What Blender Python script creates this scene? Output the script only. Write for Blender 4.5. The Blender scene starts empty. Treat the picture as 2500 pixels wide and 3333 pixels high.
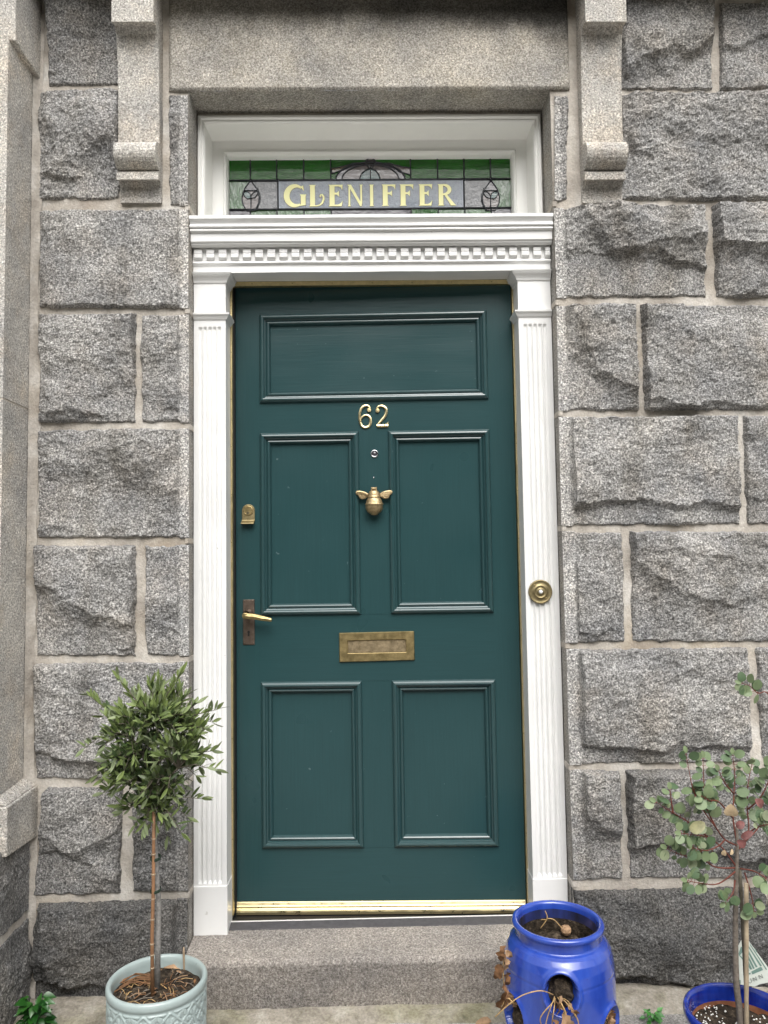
import bpy, math, random
import numpy as np
from mathutils import Vector, Matrix, noise as mn
random.seed(7)
SC = bpy.context.scene
COL = SC.collection

# ------------------------------------------------------------------ camera
F = 2503.0
CAM = Vector((0.0, -2.40, 1.35))
ROT = (Matrix.Rotation(math.radians(-1.0), 3, 'Z') @
       Matrix.Rotation(math.radians(90 + 3.5), 3, 'X') @
       Matrix.Rotation(math.radians(-0.85), 3, 'Z'))
cd = bpy.data.cameras.new('camera')
cd.sensor_fit = 'HORIZONTAL'; cd.sensor_width = 36.0; cd.lens = 36.0 * F / 2500.0
cd.clip_start = 0.05; cd.clip_end = 400
cam = bpy.data.objects.new('camera', cd)
cam.matrix_world = Matrix.Translation(CAM) @ ROT.to_4x4()
COL.objects.link(cam); SC.camera = cam

# ------------------------------------------------------------------ sky, sun, exposure
SUN_EL, SUN_AZ = math.radians(50), math.radians(172)
w = bpy.data.worlds.new('World'); SC.world = w; w.use_nodes = True
nt = w.node_tree; nt.nodes.clear()
sky = nt.nodes.new('ShaderNodeTexSky'); sky.sky_type = 'NISHITA'; sky.sun_disc = False
sky.sun_elevation = SUN_EL; sky.sun_rotation = SUN_AZ
sky.air_density = 1.0; sky.dust_density = 6.0; sky.ozone_density = 1.0
hs = nt.nodes.new('ShaderNodeHueSaturation'); hs.inputs['Saturation'].default_value = 0.22
bgn = nt.nodes.new('ShaderNodeBackground'); bgn.inputs['Strength'].default_value = 0.13
wo = nt.nodes.new('ShaderNodeOutputWorld')
nt.links.new(sky.outputs[0], hs.inputs['Color']); nt.links.new(hs.outputs[0], bgn.inputs['Color'])
nt.links.new(bgn.outputs[0], wo.inputs['Surface'])
sl = bpy.data.lights.new('sun', 'SUN'); sl.energy = 1.15; sl.angle = math.radians(60); sl.color = (1.0, 0.985, 0.96)
sun = bpy.data.objects.new('sun', sl); COL.objects.link(sun)
sdir = Vector((math.sin(SUN_AZ) * math.cos(SUN_EL), math.cos(SUN_AZ) * math.cos(SUN_EL), math.sin(SUN_EL)))
sun.rotation_euler = sdir.to_track_quat('Z', 'Y').to_euler()
sun.location = (0, -6, 8)
SC.view_settings.view_transform = 'Standard'; SC.view_settings.look = 'None'
SC.view_settings.exposure = 0.73; SC.view_settings.gamma = 1.0
SC.cycles.use_denoising = True; SC.cycles.denoiser = 'OPENIMAGEDENOISE'; SC.cycles.denoising_input_passes = 'RGB_ALBEDO_NORMAL'
SC.cycles.max_bounces = 8; SC.cycles.sample_clamp_indirect = 8.0

# ------------------------------------------------------------------ measuring helpers
def ray(px, py):
    return (ROT @ Vector(((px - 1250.0) / F, -(py - 1666.5) / F, -1.0)))
def P(px, py, Y=0.0):
    d = ray(px, py); t = (Y - CAM.y) / d.y
    return CAM + d * t
def Zof(py, Y=0.0, px=1220): return P(px, py, Y).z
def Xof(px, Y=0.0, py=1800): return P(px, py, Y).x
def PX(px, py, X):
    d = ray(px, py); t = (X - CAM.x) / d.x
    return CAM + d * t
def PZ(px, py, Z):
    d = ray(px, py); t = (Z - CAM.z) / d.z
    return CAM + d * t

# ------------------------------------------------------------------ materials
def srgb(r, g, b):
    def f(c):
        c /= 255.0
        return c / 12.92 if c <= 0.04045 else ((c + 0.055) / 1.055) ** 2.4
    return (f(r), f(g), f(b), 1.0)
class NT:
    def __init__(self, name):
        self.m = bpy.data.materials.new(name); self.m.use_nodes = True
        self.t = self.m.node_tree; self.b = self.t.nodes['Principled BSDF']
        self.tc = None
    def n(self, kind, **kw):
        x = self.t.nodes.new('ShaderNode' + kind)
        for k, v in kw.items():
            if k in x.inputs.keys() if isinstance(k, str) else False: x.inputs[k].default_value = v
            else: setattr(x, k, v)
        return x
    def l(self, a, b): self.t.links.new(a, b)
    def pos(self):
        if self.tc is None: self.tc = self.n('TexCoord').outputs['Object']
        return self.tc
    def map(self, s):
        m = self.n('Mapping'); m.inputs['Scale'].default_value = s; self.l(self.pos(), m.inputs['Vector']); return m.outputs[0]
    def noise(self, scale, detail=2.0, rough=0.5, vec=None, dist=0.0):
        x = self.n('TexNoise'); x.inputs['Scale'].default_value = scale; x.inputs['Detail'].default_value = detail
        x.inputs['Roughness'].default_value = rough; x.inputs['Distortion'].default_value = dist
        self.l(vec or self.pos(), x.inputs['Vector']); return x.outputs['Fac']
    def vor(self, scale, out='Color', vec=None, feature='F1'):
        x = self.n('TexVoronoi'); x.feature = feature; x.inputs['Scale'].default_value = scale
        self.l(vec or self.pos(), x.inputs['Vector']); return x.outputs[out]
    def ramp(self, src, stops):
        r = self.n('ValToRGB'); e = r.color_ramp.elements
        e[0].position = stops[0][0]; e[0].color = stops[0][1]
        e[1].position = stops[-1][0]; e[1].color = stops[-1][1]
        for p, c in stops[1:-1]:
            k = e.new(p); k.color = c
        self.l(src, r.inputs['Fac']); return r.outputs['Color']
    def mix(self, fac, a, b, mode='MIX'):
        x = self.n('Mix'); x.data_type = 'RGBA'; x.blend_type = mode
        for s, v in ((x.inputs[0], fac), (x.inputs[6], a), (x.inputs[7], b)):
            if isinstance(v, (int, float, tuple)): s.default_value = v
            else: self.l(v, s)
        return x.outputs[2]
    def math(self, op, a, b=0.0):
        x = self.n('Math'); x.operation = op
        for s, v in ((x.inputs[0], a), (x.inputs[1], b)):
            if isinstance(v, (int, float)): s.default_value = v
            else: self.l(v, s)
        return x.outputs[0]
    def attr(self, name):
        a = self.n('Attribute'); a.attribute_name = name; return a.outputs['Fac']
    def bump(self, h, strength=0.5, dist=0.003, normal=None):
        b = self.n('Bump'); b.inputs['Strength'].default_value = strength; b.inputs['Distance'].default_value = dist
        self.l(h, b.inputs['Height'])
        if normal: self.l(normal, b.inputs['Normal'])
        return b.outputs[0]
    def out(self, col=None, rough=None, normal=None, metal=None, spec=None, **kw):
        b = self.b
        for s, v in (('Base Color', col), ('Roughness', rough), ('Normal', normal), ('Metallic', metal), ('Specular IOR Level', spec)):
            if v is None: continue
            if isinstance(v, (int, float, tuple)): b.inputs[s].default_value = v
            else: self.l(v, b.inputs[s])
        for k, v in kw.items(): b.inputs[k.replace('_', ' ')].default_value = v
        return self.m
def g(v): return (v, v, v, 1.0)

def granite(name, dark, mid, light, rough_bump, use_tone=True, warm=None, streaks=0.0):
    k = NT(name)
    n1 = k.noise(175, 4, 0.72)
    n2 = k.noise(300, 2, 0.6)
    base = k.ramp(n1, [(0.34, dark), (0.5, mid), (0.65, light)])
    cells = k.vor(290)
    cr = k.n('SeparateColor'); k.l(cells, cr.inputs[0])
    sp = k.ramp(cr.outputs[0], [(0.0, g(0.5)), (0.2, g(0.82)), (0.55, g(1.0)), (0.88, g(1.15)), (1.0, g(1.5))])
    c = k.mix(0.70, base, sp, 'MULTIPLY')
    mica = k.ramp(n2, [(0.60, g(1.0)), (0.68, g(0.35))])
    c = k.mix(0.55, c, mica, 'MULTIPLY')
    big = k.ramp(k.noise(4.2, 5, 0.65), [(0.32, (0.70, 0.71, 0.73, 1)), (0.68, (1.20, 1.18, 1.145, 1))])
    c = k.mix(1.0, c, big, 'MULTIPLY')
    if use_tone:
        st = k.ramp(k.noise(1.0, 4, 0.65, k.map((10, 10, 2.4))), [(0.50, (1, 1, 1, 1)), (0.72, (0.62, 0.60, 0.56, 1))])
        c = k.mix(streaks, c, st, 'MULTIPLY')
    if warm:
        wm = k.ramp(k.noise(6.5, 4, 0.65), [(0.48, (1, 1, 1, 1)), (0.68, warm)])
        c = k.mix(1.0, c, wm, 'MULTIPLY')
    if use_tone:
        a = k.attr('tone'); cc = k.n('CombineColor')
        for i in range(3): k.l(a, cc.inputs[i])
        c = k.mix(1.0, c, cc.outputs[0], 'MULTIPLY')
    h = k.math('ADD', k.math('MULTIPLY', k.noise(1.0, 4, 0.72, k.map((150, 150, 210))), 1.0), k.math('MULTIPLY', k.noise(230, 2, 0.6), 0.45))
    nb = k.bump(h, 0.8, rough_bump)
    return k.out(c, 0.88, nb, spec=0.25)
def srgbf(c, f): return (c[0] * f, c[1] * f, c[2] * f, 1.0)
M = {}
M['rock'] = granite('rock_faced_granite', (0.088, 0.088, 0.087, 1), (0.30, 0.296, 0.288, 1), (0.68, 0.67, 0.655, 1), 0.0060, True, (1.05, 1.01, 0.965, 1), 0.8)
M['dressed'] = granite('dressed_granite', (0.22, 0.21, 0.192, 1), (0.445, 0.427, 0.395, 1), (0.70, 0.68, 0.64, 1), 0.0035, True, (1.05, 0.99, 0.92, 1))

def mk_mortar():
    k = NT('lime_mortar')
    c = k.ramp(k.noise(7, 5, 0.65), [(0.30, srgb(156, 148, 139)), (0.5, srgb(188, 181, 171)), (0.70, srgb(216, 212, 205))])
    c = k.mix(0.4, c, k.ramp(k.noise(120, 3, 0.6), [(0.35, g(0.70)), (0.65, g(1.12))]), 'MULTIPLY')
    st = k.ramp(k.noise(2.6, 4, 0.6), [(0.52, (1, 1, 1, 1)), (0.72, (0.88, 0.81, 0.70, 1))])
    c = k.mix(1.0, c, st, 'MULTIPLY')
    h = k.math('ADD', k.noise(40, 4, 0.6), k.math('MULTIPLY', k.noise(160, 3, 0.6), 0.4))
    return k.out(c, 0.95, k.bump(h, 0.7, 0.005), spec=0.15)
M['mortar'] = mk_mortar()

def mk_white():
    k = NT('white_gloss_paint')
    c = k.ramp(k.noise(5, 4, 0.6), [(0.3, (0.775, 0.775, 0.765, 1)), (0.7, (0.84, 0.84, 0.825, 1))])
    # tiny scuffs and specks
    sp = k.ramp(k.noise(70, 2, 0.5), [(0.735, (1, 1, 1, 1)), (0.78, (0.62, 0.60, 0.56, 1))])
    c = k.mix(0.6, c, sp, 'MULTIPLY')
    h = k.math('ADD', k.noise(1.0, 3, 0.6, k.map((160, 160, 14))), k.math('MULTIPLY', k.noise(30, 3, 0.5), 0.8))
    return k.out(c, 0.33, k.bump(h, 0.25, 0.0009), spec=0.5)
M['white'] = mk_white()

def mk_door(name, stretch):
    k = NT(name)
    v = k.noise(3.0, 3, 0.5)
    c = k.ramp(v, [(0.3, (0.0190, 0.0560, 0.0600, 1)), (0.7, (0.0220, 0.0620, 0.0660, 1))])
    grain = k.noise(1.0, 4, 0.62, k.map(stretch))
    c = k.mix(0.5, c, k.ramp(grain, [(0.3, g(0.86)), (0.7, g(1.12))]), 'MULTIPLY')
    c = k.mix(k.ramp(k.noise(46, 2, 0.5), [(0.755, g(0.0)), (0.80, g(0.30))]), c, (0.25, 0.33, 0.34, 1))
    h = k.math('ADD', grain, k.math('MULTIPLY', k.noise(9, 2, 0.5), 0.5))
    r = k.ramp(k.noise(5, 2, 0.5), [(0.3, g(0.27)), (0.7, g(0.33))])
    return k.out(c, r, k.bump(h, 0.35, 0.0011), spec=0.36, Coat_Weight=0.15, Coat_Roughness=0.12)
M['door_v'] = mk_door('green_door_paint', (170, 170, 6))
M['door_h'] = mk_door('green_door_paint_cross_grain', (6, 170, 170))

def mk_door_gloss():
    m = mk_door('green_gloss_moulding', (170, 170, 6)); b = m.node_tree.nodes['Principled BSDF']
    b.inputs['Coat Weight'].default_value = 0.75; b.inputs['Coat Roughness'].default_value = 0.24; b.inputs['Coat IOR'].default_value = 1.6; return m
M['door_gloss'] = mk_door_gloss()

def metal(name, col, rough, mottled=0.25, bump=0.0004, scale=60):
    k = NT(name)
    c0 = col; d = (col[0] * (1 - mottled), col[1] * (1 - mottled), col[2] * (1 - mottled * 1.1), 1)
    c = k.ramp(k.noise(scale, 4, 0.65), [(0.32, d), (0.62, c0)])
    r = k.ramp(k.noise(scale * 0.7, 3, 0.6), [(0.3, g(max(0.05, rough - 0.08))), (0.7, g(rough + 0.12))])
    return k.out(c, r, k.bump(k.noise(scale * 3, 2), 0.4, bump), metal=1.0)
M['brass'] = metal('polished_brass', (0.86, 0.72, 0.41, 1), 0.33, 0.05, 0.0)
M['brass_pale'] = metal('satin_brass', (0.80, 0.66, 0.36, 1), 0.38, 0.15)
M['brass_old'] = metal('aged_brass', (0.50, 0.39, 0.195, 1), 0.42, 0.35)
M['brass_dull'] = metal('dull_brass', (0.34, 0.28, 0.155, 1), 0.52, 0.3)
M['bronze'] = metal('brown_bronze', (0.22, 0.170, 0.140, 1), 0.5, 0.35)
M['antique'] = metal('antique_brass', (0.50, 0.385, 0.225, 1), 0.47, 0.4, 0.0014, 120)
M['chrome'] = metal('chrome', (0.72, 0.73, 0.76, 1), 0.16, 0.1)
M['lead'] = metal('lead_came', (0.09, 0.095, 0.105, 1), 0.55, 0.3)

def plain(name, col, rough=0.6, var=0.12, scale=40, bump=0.0, spec=0.4, **kw):
    k = NT(name)
    a = (col[0] * (1 - var), col[1] * (1 - var), col[2] * (1 - var), 1)
    b = (min(1, col[0] * (1 + var)), min(1, col[1] * (1 + var)), min(1, col[2] * (1 + var)), 1)
    nz = k.noise(scale, 4, 0.6)
    c = k.ramp(nz, [(0.3, a), (0.7, b)])
    return k.out(c, rough, k.bump(nz, 0.5, bump) if bump else None, spec=spec, **kw)
M['white_frame'] = plain('shade_lifted_white_gloss', (0.87, 0.865, 0.83, 1), 0.3, 0.02, 8, 0.0004, 0.5)  # the surround's white paint, lightened to offset shade in the overdoor recess
M['black'] = plain('black_rubber', (0.008, 0.008, 0.009, 1), 0.6)
M['slate'] = plain('dark_slate_sill', (0.075, 0.072, 0.076, 1), 0.55, 0.2, 60, 0.001)
M['alu'] = plain('pale_threshold_metal', (0.72, 0.71, 0.69, 1), 0.4, 0.05)
M['letter'] = plain('cream_gold_lettering', (0.98, 0.95, 0.50, 1), 0.45, 0.01)
M['letter_edge'] = plain('letter_outline', (0.20, 0.15, 0.06, 1), 0.5, 0.1)
M['bellpush'] = plain('white_ceramic', (0.82, 0.82, 0.80, 1), 0.15, 0.02)

def glass(name, col, wave=(60, 60, 60), amt=0.0012, rough=0.06, col2=None, spec=0.5, coat=0.5):
    k = NT(name)
    c2 = col2 or (col[0] * 0.72, col[1] * 0.72, col[2] * 0.72, 1)
    nz = k.noise(1.0, 3, 0.55, k.map(wave), 0.6)
    c = k.ramp(k.noise(1.0, 3, 0.6, k.map((wave[0] * .6, 30, wave[2] * .6))), [(0.35, c2), (0.65, col)])
    return k.out(c, rough, k.bump(nz, 1.0, amt), spec=spec, Coat_Weight=coat, Coat_Roughness=0.03, Coat_IOR=1.55)
M['gl_green'] = glass('green_glass', (0.018, 0.150, 0.010, 1), (20, 30, 75), 0.0062, spec=0.4, coat=0.2)
M['gl_green2'] = glass('pale_green_glass', (0.05, 0.14, 0.045, 1), (70, 30, 22), 0.0050)
M['gl_grey'] = glass('grey_rippled_glass', (0.15, 0.155, 0.165, 1), (70, 70, 70), 0.004, 0.2)
M['gl_pink'] = glass('pale_mauve_glass', (0.15, 0.122, 0.118, 1), (30, 30, 90), 0.002)
M['gl_mauve'] = glass('mauve_glass', (0.065, 0.058, 0.075, 1), (30, 30, 70), 0.0016)
M['gl_amber'] = glass('amber_glass', (0.11, 0.075, 0.018, 1), (30, 30, 70), 0.0016)
M['gl_teal'] = glass('teal_glass', (0.045, 0.125, 0.120, 1), (22, 30, 120), 0.002)
M['gl_ruby'] = glass('dark_ruby_glass', (0.012, 0.004, 0.006, 1), (30, 30, 70), 0.001)
M['gl_name'] = glass('frosted_pale_blue_glass', (0.34, 0.375, 0.425, 1), (85, 85, 85), 0.006, 0.30, (0.27, 0.30, 0.35, 1), 0.3, 0.3)

def glaze(name, col, dark, rough, coat=0.8, drips=True, bump=0.0008, spec=0.5):
    k = NT(name)
    c = k.ramp(k.noise(1.0, 4, 0.6, k.map((22, 22, 6))), [(0.32, dark), (0.66, col)])
    c = k.mix(0.35, c, k.ramp(k.noise(140, 2, 0.5), [(0.70, (1, 1, 1, 1)), (0.76, (0.3, 0.3, 0.35, 1))]), 'MULTIPLY')
    h = k.math('ADD', k.noise(14, 3, 0.5), k.math('MULTIPLY', k.noise(60, 2), 0.25))
    return k.out(c, rough, k.bump(h, 0.5, bump), spec=spec, Coat_Weight=coat, Coat_Roughness=0.06)
M['blue'] = glaze('cobalt_blue_glaze', (0.030, 0.080, 0.43, 1), (0.016, 0.047, 0.33, 1), 0.24, 1.0, True, 0.0022)
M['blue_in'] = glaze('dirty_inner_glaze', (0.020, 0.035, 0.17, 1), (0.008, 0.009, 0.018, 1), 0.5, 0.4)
M['blue2'] = glaze('deep_blue_glaze', (0.010, 0.042, 0.34, 1), (0.003, 0.010, 0.16, 1), 0.22, 0.9)
M['celadon'] = glaze('pale_celadon_glaze', (0.375, 0.445, 0.435, 1), (0.33, 0.40, 0.39, 1), 0.38, 0.35, False, 0.0006)
M['terracotta'] = plain('terracotta', (0.22, 0.085, 0.04, 1), 0.85, 0.25, 50, 0.001)

def mk_soil(name, perlite):
    k = NT(name)
    c = k.ramp(k.noise(55, 5, 0.7), [(0.32, (0.010, 0.008, 0.006, 1)), (0.52, (0.045, 0.034, 0.024, 1)), (0.72, (0.15, 0.115, 0.08, 1))])
    h = k.math('ADD', k.noise(60, 5, 0.7), k.math('MULTIPLY', k.noise(200, 3), 0.4))
    return k.out(c, 0.95, k.bump(h, 1.0, 0.008), spec=0.2)
M['soil'] = mk_soil('dark_compost', False)

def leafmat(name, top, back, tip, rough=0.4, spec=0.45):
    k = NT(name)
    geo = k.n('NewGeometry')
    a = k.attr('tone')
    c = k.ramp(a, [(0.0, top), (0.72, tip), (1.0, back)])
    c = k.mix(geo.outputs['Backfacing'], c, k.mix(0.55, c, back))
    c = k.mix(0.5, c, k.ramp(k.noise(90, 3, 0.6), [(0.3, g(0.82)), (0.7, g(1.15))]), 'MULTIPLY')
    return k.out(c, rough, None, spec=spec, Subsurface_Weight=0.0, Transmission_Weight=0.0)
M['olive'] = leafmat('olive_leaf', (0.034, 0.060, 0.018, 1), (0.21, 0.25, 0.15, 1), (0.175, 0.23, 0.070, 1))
M['euc'] = leafmat('eucalyptus_leaf', (0.075, 0.125, 0.060, 1), (0.30, 0.345, 0.215, 1), (0.205, 0.265, 0.135, 1), 0.5)
M['euc_cream'] = plain('faded_cream_leaf', (0.60, 0.46, 0.29, 1), 0.6, 0.15, 90)
M['euc_red'] = plain('reddened_leaf', (0.155, 0.06, 0.055, 1), 0.55, 0.5, 70)
M['euc_yellow'] = plain('yellowing_leaf', (0.29, 0.28, 0.15, 1), 0.55, 0.35, 60)
M['ivy'] = leafmat('weed_leaf', (0.008, 0.045, 0.008, 1), (0.05, 0.15, 0.03, 1), (0.02, 0.095, 0.012, 1), 0.3)
M['weed'] = leafmat('bright_weed_leaf', (0.035, 0.15, 0.03, 1), (0.10, 0.30, 0.07, 1), (0.06, 0.22, 0.04, 1), 0.4)
M['bark'] = plain('grey_brown_bark', (0.165, 0.140, 0.115, 1), 0.85, 0.35, 120, 0.002)
M['bark_grey'] = plain('silver_grey_bark', (0.25, 0.24, 0.225, 1), 0.85, 0.35, 120, 0.002)
M['redstem'] = plain('red_brown_twig', (0.15, 0.042, 0.028, 1), 0.6, 0.4, 40)
M['twig'] = plain('olive_twig', (0.13, 0.115, 0.085, 1), 0.8, 0.3, 80)
M['bamboo'] = plain('orange_bamboo', (0.27, 0.145, 0.075, 1), 0.5, 0.35, 30, 0.0006)
M['bamboo_pale'] = plain('weathered_bamboo', (0.36, 0.29, 0.20, 1), 0.6, 0.3, 40, 0.0006)
M['node'] = plain('pale_cane_node', (0.36, 0.27, 0.18, 1), 0.6, 0.2)
M['dry'] = plain('dry_brown_leaf', (0.17, 0.085, 0.038, 1), 0.8, 0.45, 60, 0.003)
M['dry_pale'] = plain('dry_tan_leaf', (0.37, 0.235, 0.135, 1), 0.75, 0.3, 60, 0.003)
M['straw'] = plain('straw', (0.44, 0.29, 0.13, 1), 0.7, 0.35, 80)
M['perlite'] = plain('perlite_grain', (0.78, 0.77, 0.72, 1), 0.8, 0.1)
M['tag'] = plain('pale_plastic_tag', (0.64, 0.68, 0.62, 1), 0.35, 0.06, 20)
M['tag_print'] = plain('green_tag_print', (0.16, 0.26, 0.225, 1), 0.4, 0.15, 60)
M['tag_text'] = plain('grey_tag_lettering', (0.22, 0.24, 0.22, 1), 0.4, 0.1)

# ------------------------------------------------------------------ mesh builder
class MB:
    def __init__(self): self.v = []; self.f = []; self.mi = []; self.t = []; self.cur = 0; self.tone = 1.0
    def vert(self, p, tone=None):
        self.v.append((p[0], p[1], p[2])); self.t.append(self.tone if tone is None else tone); return len(self.v) - 1
    def face(self, idx): self.f.append(tuple(idx)); self.mi.append(self.cur)
    def poly(self, pts): self.face([self.vert(p) for p in pts])
    def box(self, x0, y0, z0, x1, y1, z1):
        a = [self.vert(p) for p in ((x0, y0, z0), (x1, y0, z0), (x1, y1, z0), (x0, y1, z0), (x0, y0, z1), (x1, y0, z1), (x1, y1, z1), (x0, y1, z1))]
        for q in ((0, 3, 2, 1), (4, 5, 6, 7), (0, 1, 5, 4), (1, 2, 6, 5), (2, 3, 7, 6), (3, 0, 4, 7)): self.face([a[i] for i in q])
    def hexa(self, pts):
        a = [self.vert(p) for p in pts]
        for q in ((0, 3, 2, 1), (4, 5, 6, 7), (0, 1, 5, 4), (1, 2, 6, 5), (2, 3, 7, 6), (3, 0, 4, 7)): self.face([a[i] for i in q])
    def extrude(self, prof, axis, a0, a1):
        """closed profile of (u,v) swept along an axis. axis 'X': (u,v)=(y,z)"""
        def mk(u, v, a): return {'X': (a, u, v), 'Y': (u, a, v), 'Z': (u, v, a)}[axis]
        n = len(prof)
        A = [self.vert(mk(u, v, a0)) for u, v in prof]; B = [self.vert(mk(u, v, a1)) for u, v in prof]
        for i in range(n): self.face((A[i], A[(i + 1) % n], B[(i + 1) % n], B[i]))
        self.face(A[::-1]); self.face(B)
    def grid(self, nu, nv, fn):
        base = len(self.v)
        for j in range(nv):
            for i in range(nu):
                r = fn(i / (nu - 1), j / (nv - 1))
                if len(r) == 4: self.vert(r[:3], r[3])
                else: self.vert(r)
        for j in range(nv - 1):
            for i in range(nu - 1):
                a = base + j * nu + i; self.face((a, a + 1, a + nu + 1, a + nu))
        return base
    def tube(self, pts, rad, n=8, cap=True):
        pts = [Vector(p) for p in pts]
        if not hasattr(rad, '__len__'): rad = [rad] * len(pts)
        rings = []; up = None
        for i, p in enumerate(pts):
            d = (pts[min(i + 1, len(pts) - 1)] - pts[max(i - 1, 0)])
            if d.length < 1e-9: d = Vector((0, 0, 1))
            d.normalize()
            if up is None:
                up = d.orthogonal().normalized()
            else:
                up = (up - d * up.dot(d))
                up = up.normalized() if up.length > 1e-6 else d.orthogonal().normalized()
            s = d.cross(up)
            rings.append([self.vert(p + (up * math.cos(2 * math.pi * k / n) + s * math.sin(2 * math.pi * k / n)) * rad[i]) for k in range(n)])
        for a, b in zip(rings, rings[1:]):
            for k in range(n): self.face((a[k], a[(k + 1) % n], b[(k + 1) % n], b[k]))
        if cap: self.face(rings[0][::-1]); self.face(rings[-1])
    def lathe(self, prof, n=48, c=(0, 0, 0), axis='Z', fn=None, sy=1.0):
        rings = []
        for j, (r, h) in enumerate(prof):
            ring = []
            for k in range(n):
                a = 2 * math.pi * k / n; rr = r + (fn(a, h, r) if fn else 0.0)
                x, y = rr * math.cos(a), rr * math.sin(a) * sy
                p = (c[0] + x, c[1] + y, c[2] + h) if axis == 'Z' else (c[0] + x, c[1] - h, c[2] + y)
                ring.append(self.vert(p))
            rings.append(ring)
        for a, b in zip(rings, rings[1:]):
            for k in range(n): self.face((a[k], a[(k + 1) % n], b[(k + 1) % n], b[k]))
        return rings
    def frame(self, x0, z0, x1, z1, prof, closed=False):
        """mitred frame; prof = list of (inset, y)"""
        R = []
        for ins, y in prof:
            R.append([self.vert(p) for p in ((x0 + ins, y, z0 + ins), (x1 - ins, y, z0 + ins), (x1 - ins, y, z1 - ins), (x0 + ins, y, z1 - ins))])
        for a, b in zip(R, R[1:]):
            for k in range(4): self.face((a[k], a[(k + 1) % 4], b[(k + 1) % 4], b[k]))
    def stroke(self, pts, y0, y1, grow=0.0, dome=0.0):
        """flat ribbon letter stroke in the XZ plane; pts (x,z,width); front y0, back y1"""
        n = len(pts); L = []; Rr = []; Cn = []
        for i, (x, z, wd) in enumerate(pts):
            a = pts[max(i - 1, 0)]; b = pts[min(i + 1, n - 1)]
            dx, dz = b[0] - a[0], b[1] - a[1]; l = math.hypot(dx, dz) or 1; dx /= l; dz /= l
            ex = 0
            if i == 0: ex = -grow
            if i == n - 1: ex = grow
            h = wd / 2 + grow
            L.append((x - dz * h + dx * ex, z + dx * h + dz * ex)); Rr.append((x + dz * h + dx * ex, z - dx * h + dz * ex)); Cn.append((x + dx * ex, z + dz * ex))
        A = [self.vert((p[0], y0, p[1])) for p in L]; B = [self.vert((p[0], y0, p[1])) for p in Rr]
        Cc = [self.vert((p[0], y0 - dome, p[1])) for p in Cn]
        A2 = [self.vert((p[0], y1, p[1])) for p in L]; B2 = [self.vert((p[0], y1, p[1])) for p in Rr]
        for i in range(n - 1):
            self.face((A[i], A[i + 1], Cc[i + 1], Cc[i])); self.face((Cc[i], Cc[i + 1], B[i + 1], B[i]))
            self.face((A2[i], A2[i + 1], A[i + 1], A[i])); self.face((B[i], B[i + 1], B2[i + 1], B2[i]))
        self.face((A[0], Cc[0], B[0], B2[0], A2[0])); self.face((A[-1], A2[-1], B2[-1], B[-1], Cc[-1]))
    def plate(self, pts, y0, y1):
        """extruded polygon in the XZ plane"""
        A = [self.vert((p[0], y0, p[1])) for p in pts]; B = [self.vert((p[0], y1, p[1])) for p in pts]
        n = len(pts); self.face(A); self.face(B[::-1])
        for i in range(n): self.face((A[i], B[i], B[(i + 1) % n], A[(i + 1) % n]))
    def build(self, name, mats, parent=None, smooth=False, tone=False, bevel=0.0, local=None, label=None, fixn=True):
        me = bpy.data.meshes.new(name)
        o0 = Vector((0, 0, 0))
        if parent is not None and local is None:
            q = parent
            while q.parent: q = q.parent
            o0 = q.location
        vs = [(v[0] - o0.x, v[1] - o0.y, v[2] - o0.z) for v in self.v]
        me.from_pydata(vs, [], self.f)
        if not isinstance(mats, (list, tuple)): mats = [mats]
        for m in mats: me.materials.append(M[m] if isinstance(m, str) else m)
        me.polygons.foreach_set('material_index', self.mi)
        if tone:
            at = me.attributes.new('tone', 'FLOAT', 'POINT'); at.data.foreach_set('value', self.t)
        if fixn:
            import bmesh
            bm = bmesh.new(); bm.from_mesh(me); bmesh.ops.recalc_face_normals(bm, faces=bm.faces); bm.to_mesh(me); bm.free()
        if smooth: me.polygons.foreach_set('use_smooth', [True] * len(me.polygons))
        me.update()
        o = bpy.data.objects.new(name, me); COL.objects.link(o)
        if parent: o.parent = parent
        if bevel:
            b = o.modifiers.new('bevel', 'BEVEL'); b.width = bevel; b.segments = 2; b.limit_method = 'ANGLE'; b.angle_limit = math.radians(40)
        if label: o['label'] = label
        return o
def thing(name, label, cat, loc=(0, 0, 0), rz=0.0, group=None):
    o = bpy.data.objects.new(name, None); o.empty_display_size = 0.1; COL.objects.link(o)
    o.location = loc; o.rotation_euler = (0, 0, rz); o['label'] = label; o['category'] = cat; o['kind'] = 'thing'
    if group: o['group'] = group
    return o
def tag(o, label, cat, group=None, kind=None):
    o['label'] = label; o['category'] = cat
    if group: o['group'] = group
    o['kind'] = kind or 'thing'
    return o
def structure(o, label=None):
    o['kind'] = 'structure'
    if label: o['label'] = label
    return o
def smooth01(x): x = max(0.0, min(1.0, x)); return x * x * (3 - 2 * x)
def N3(x, y, z): return mn.noise(Vector((x, y, z)))
def FBM(x, y, z, o=4): return mn.fractal(Vector((x, y, z)), 0.9, 2.1, o)

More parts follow.
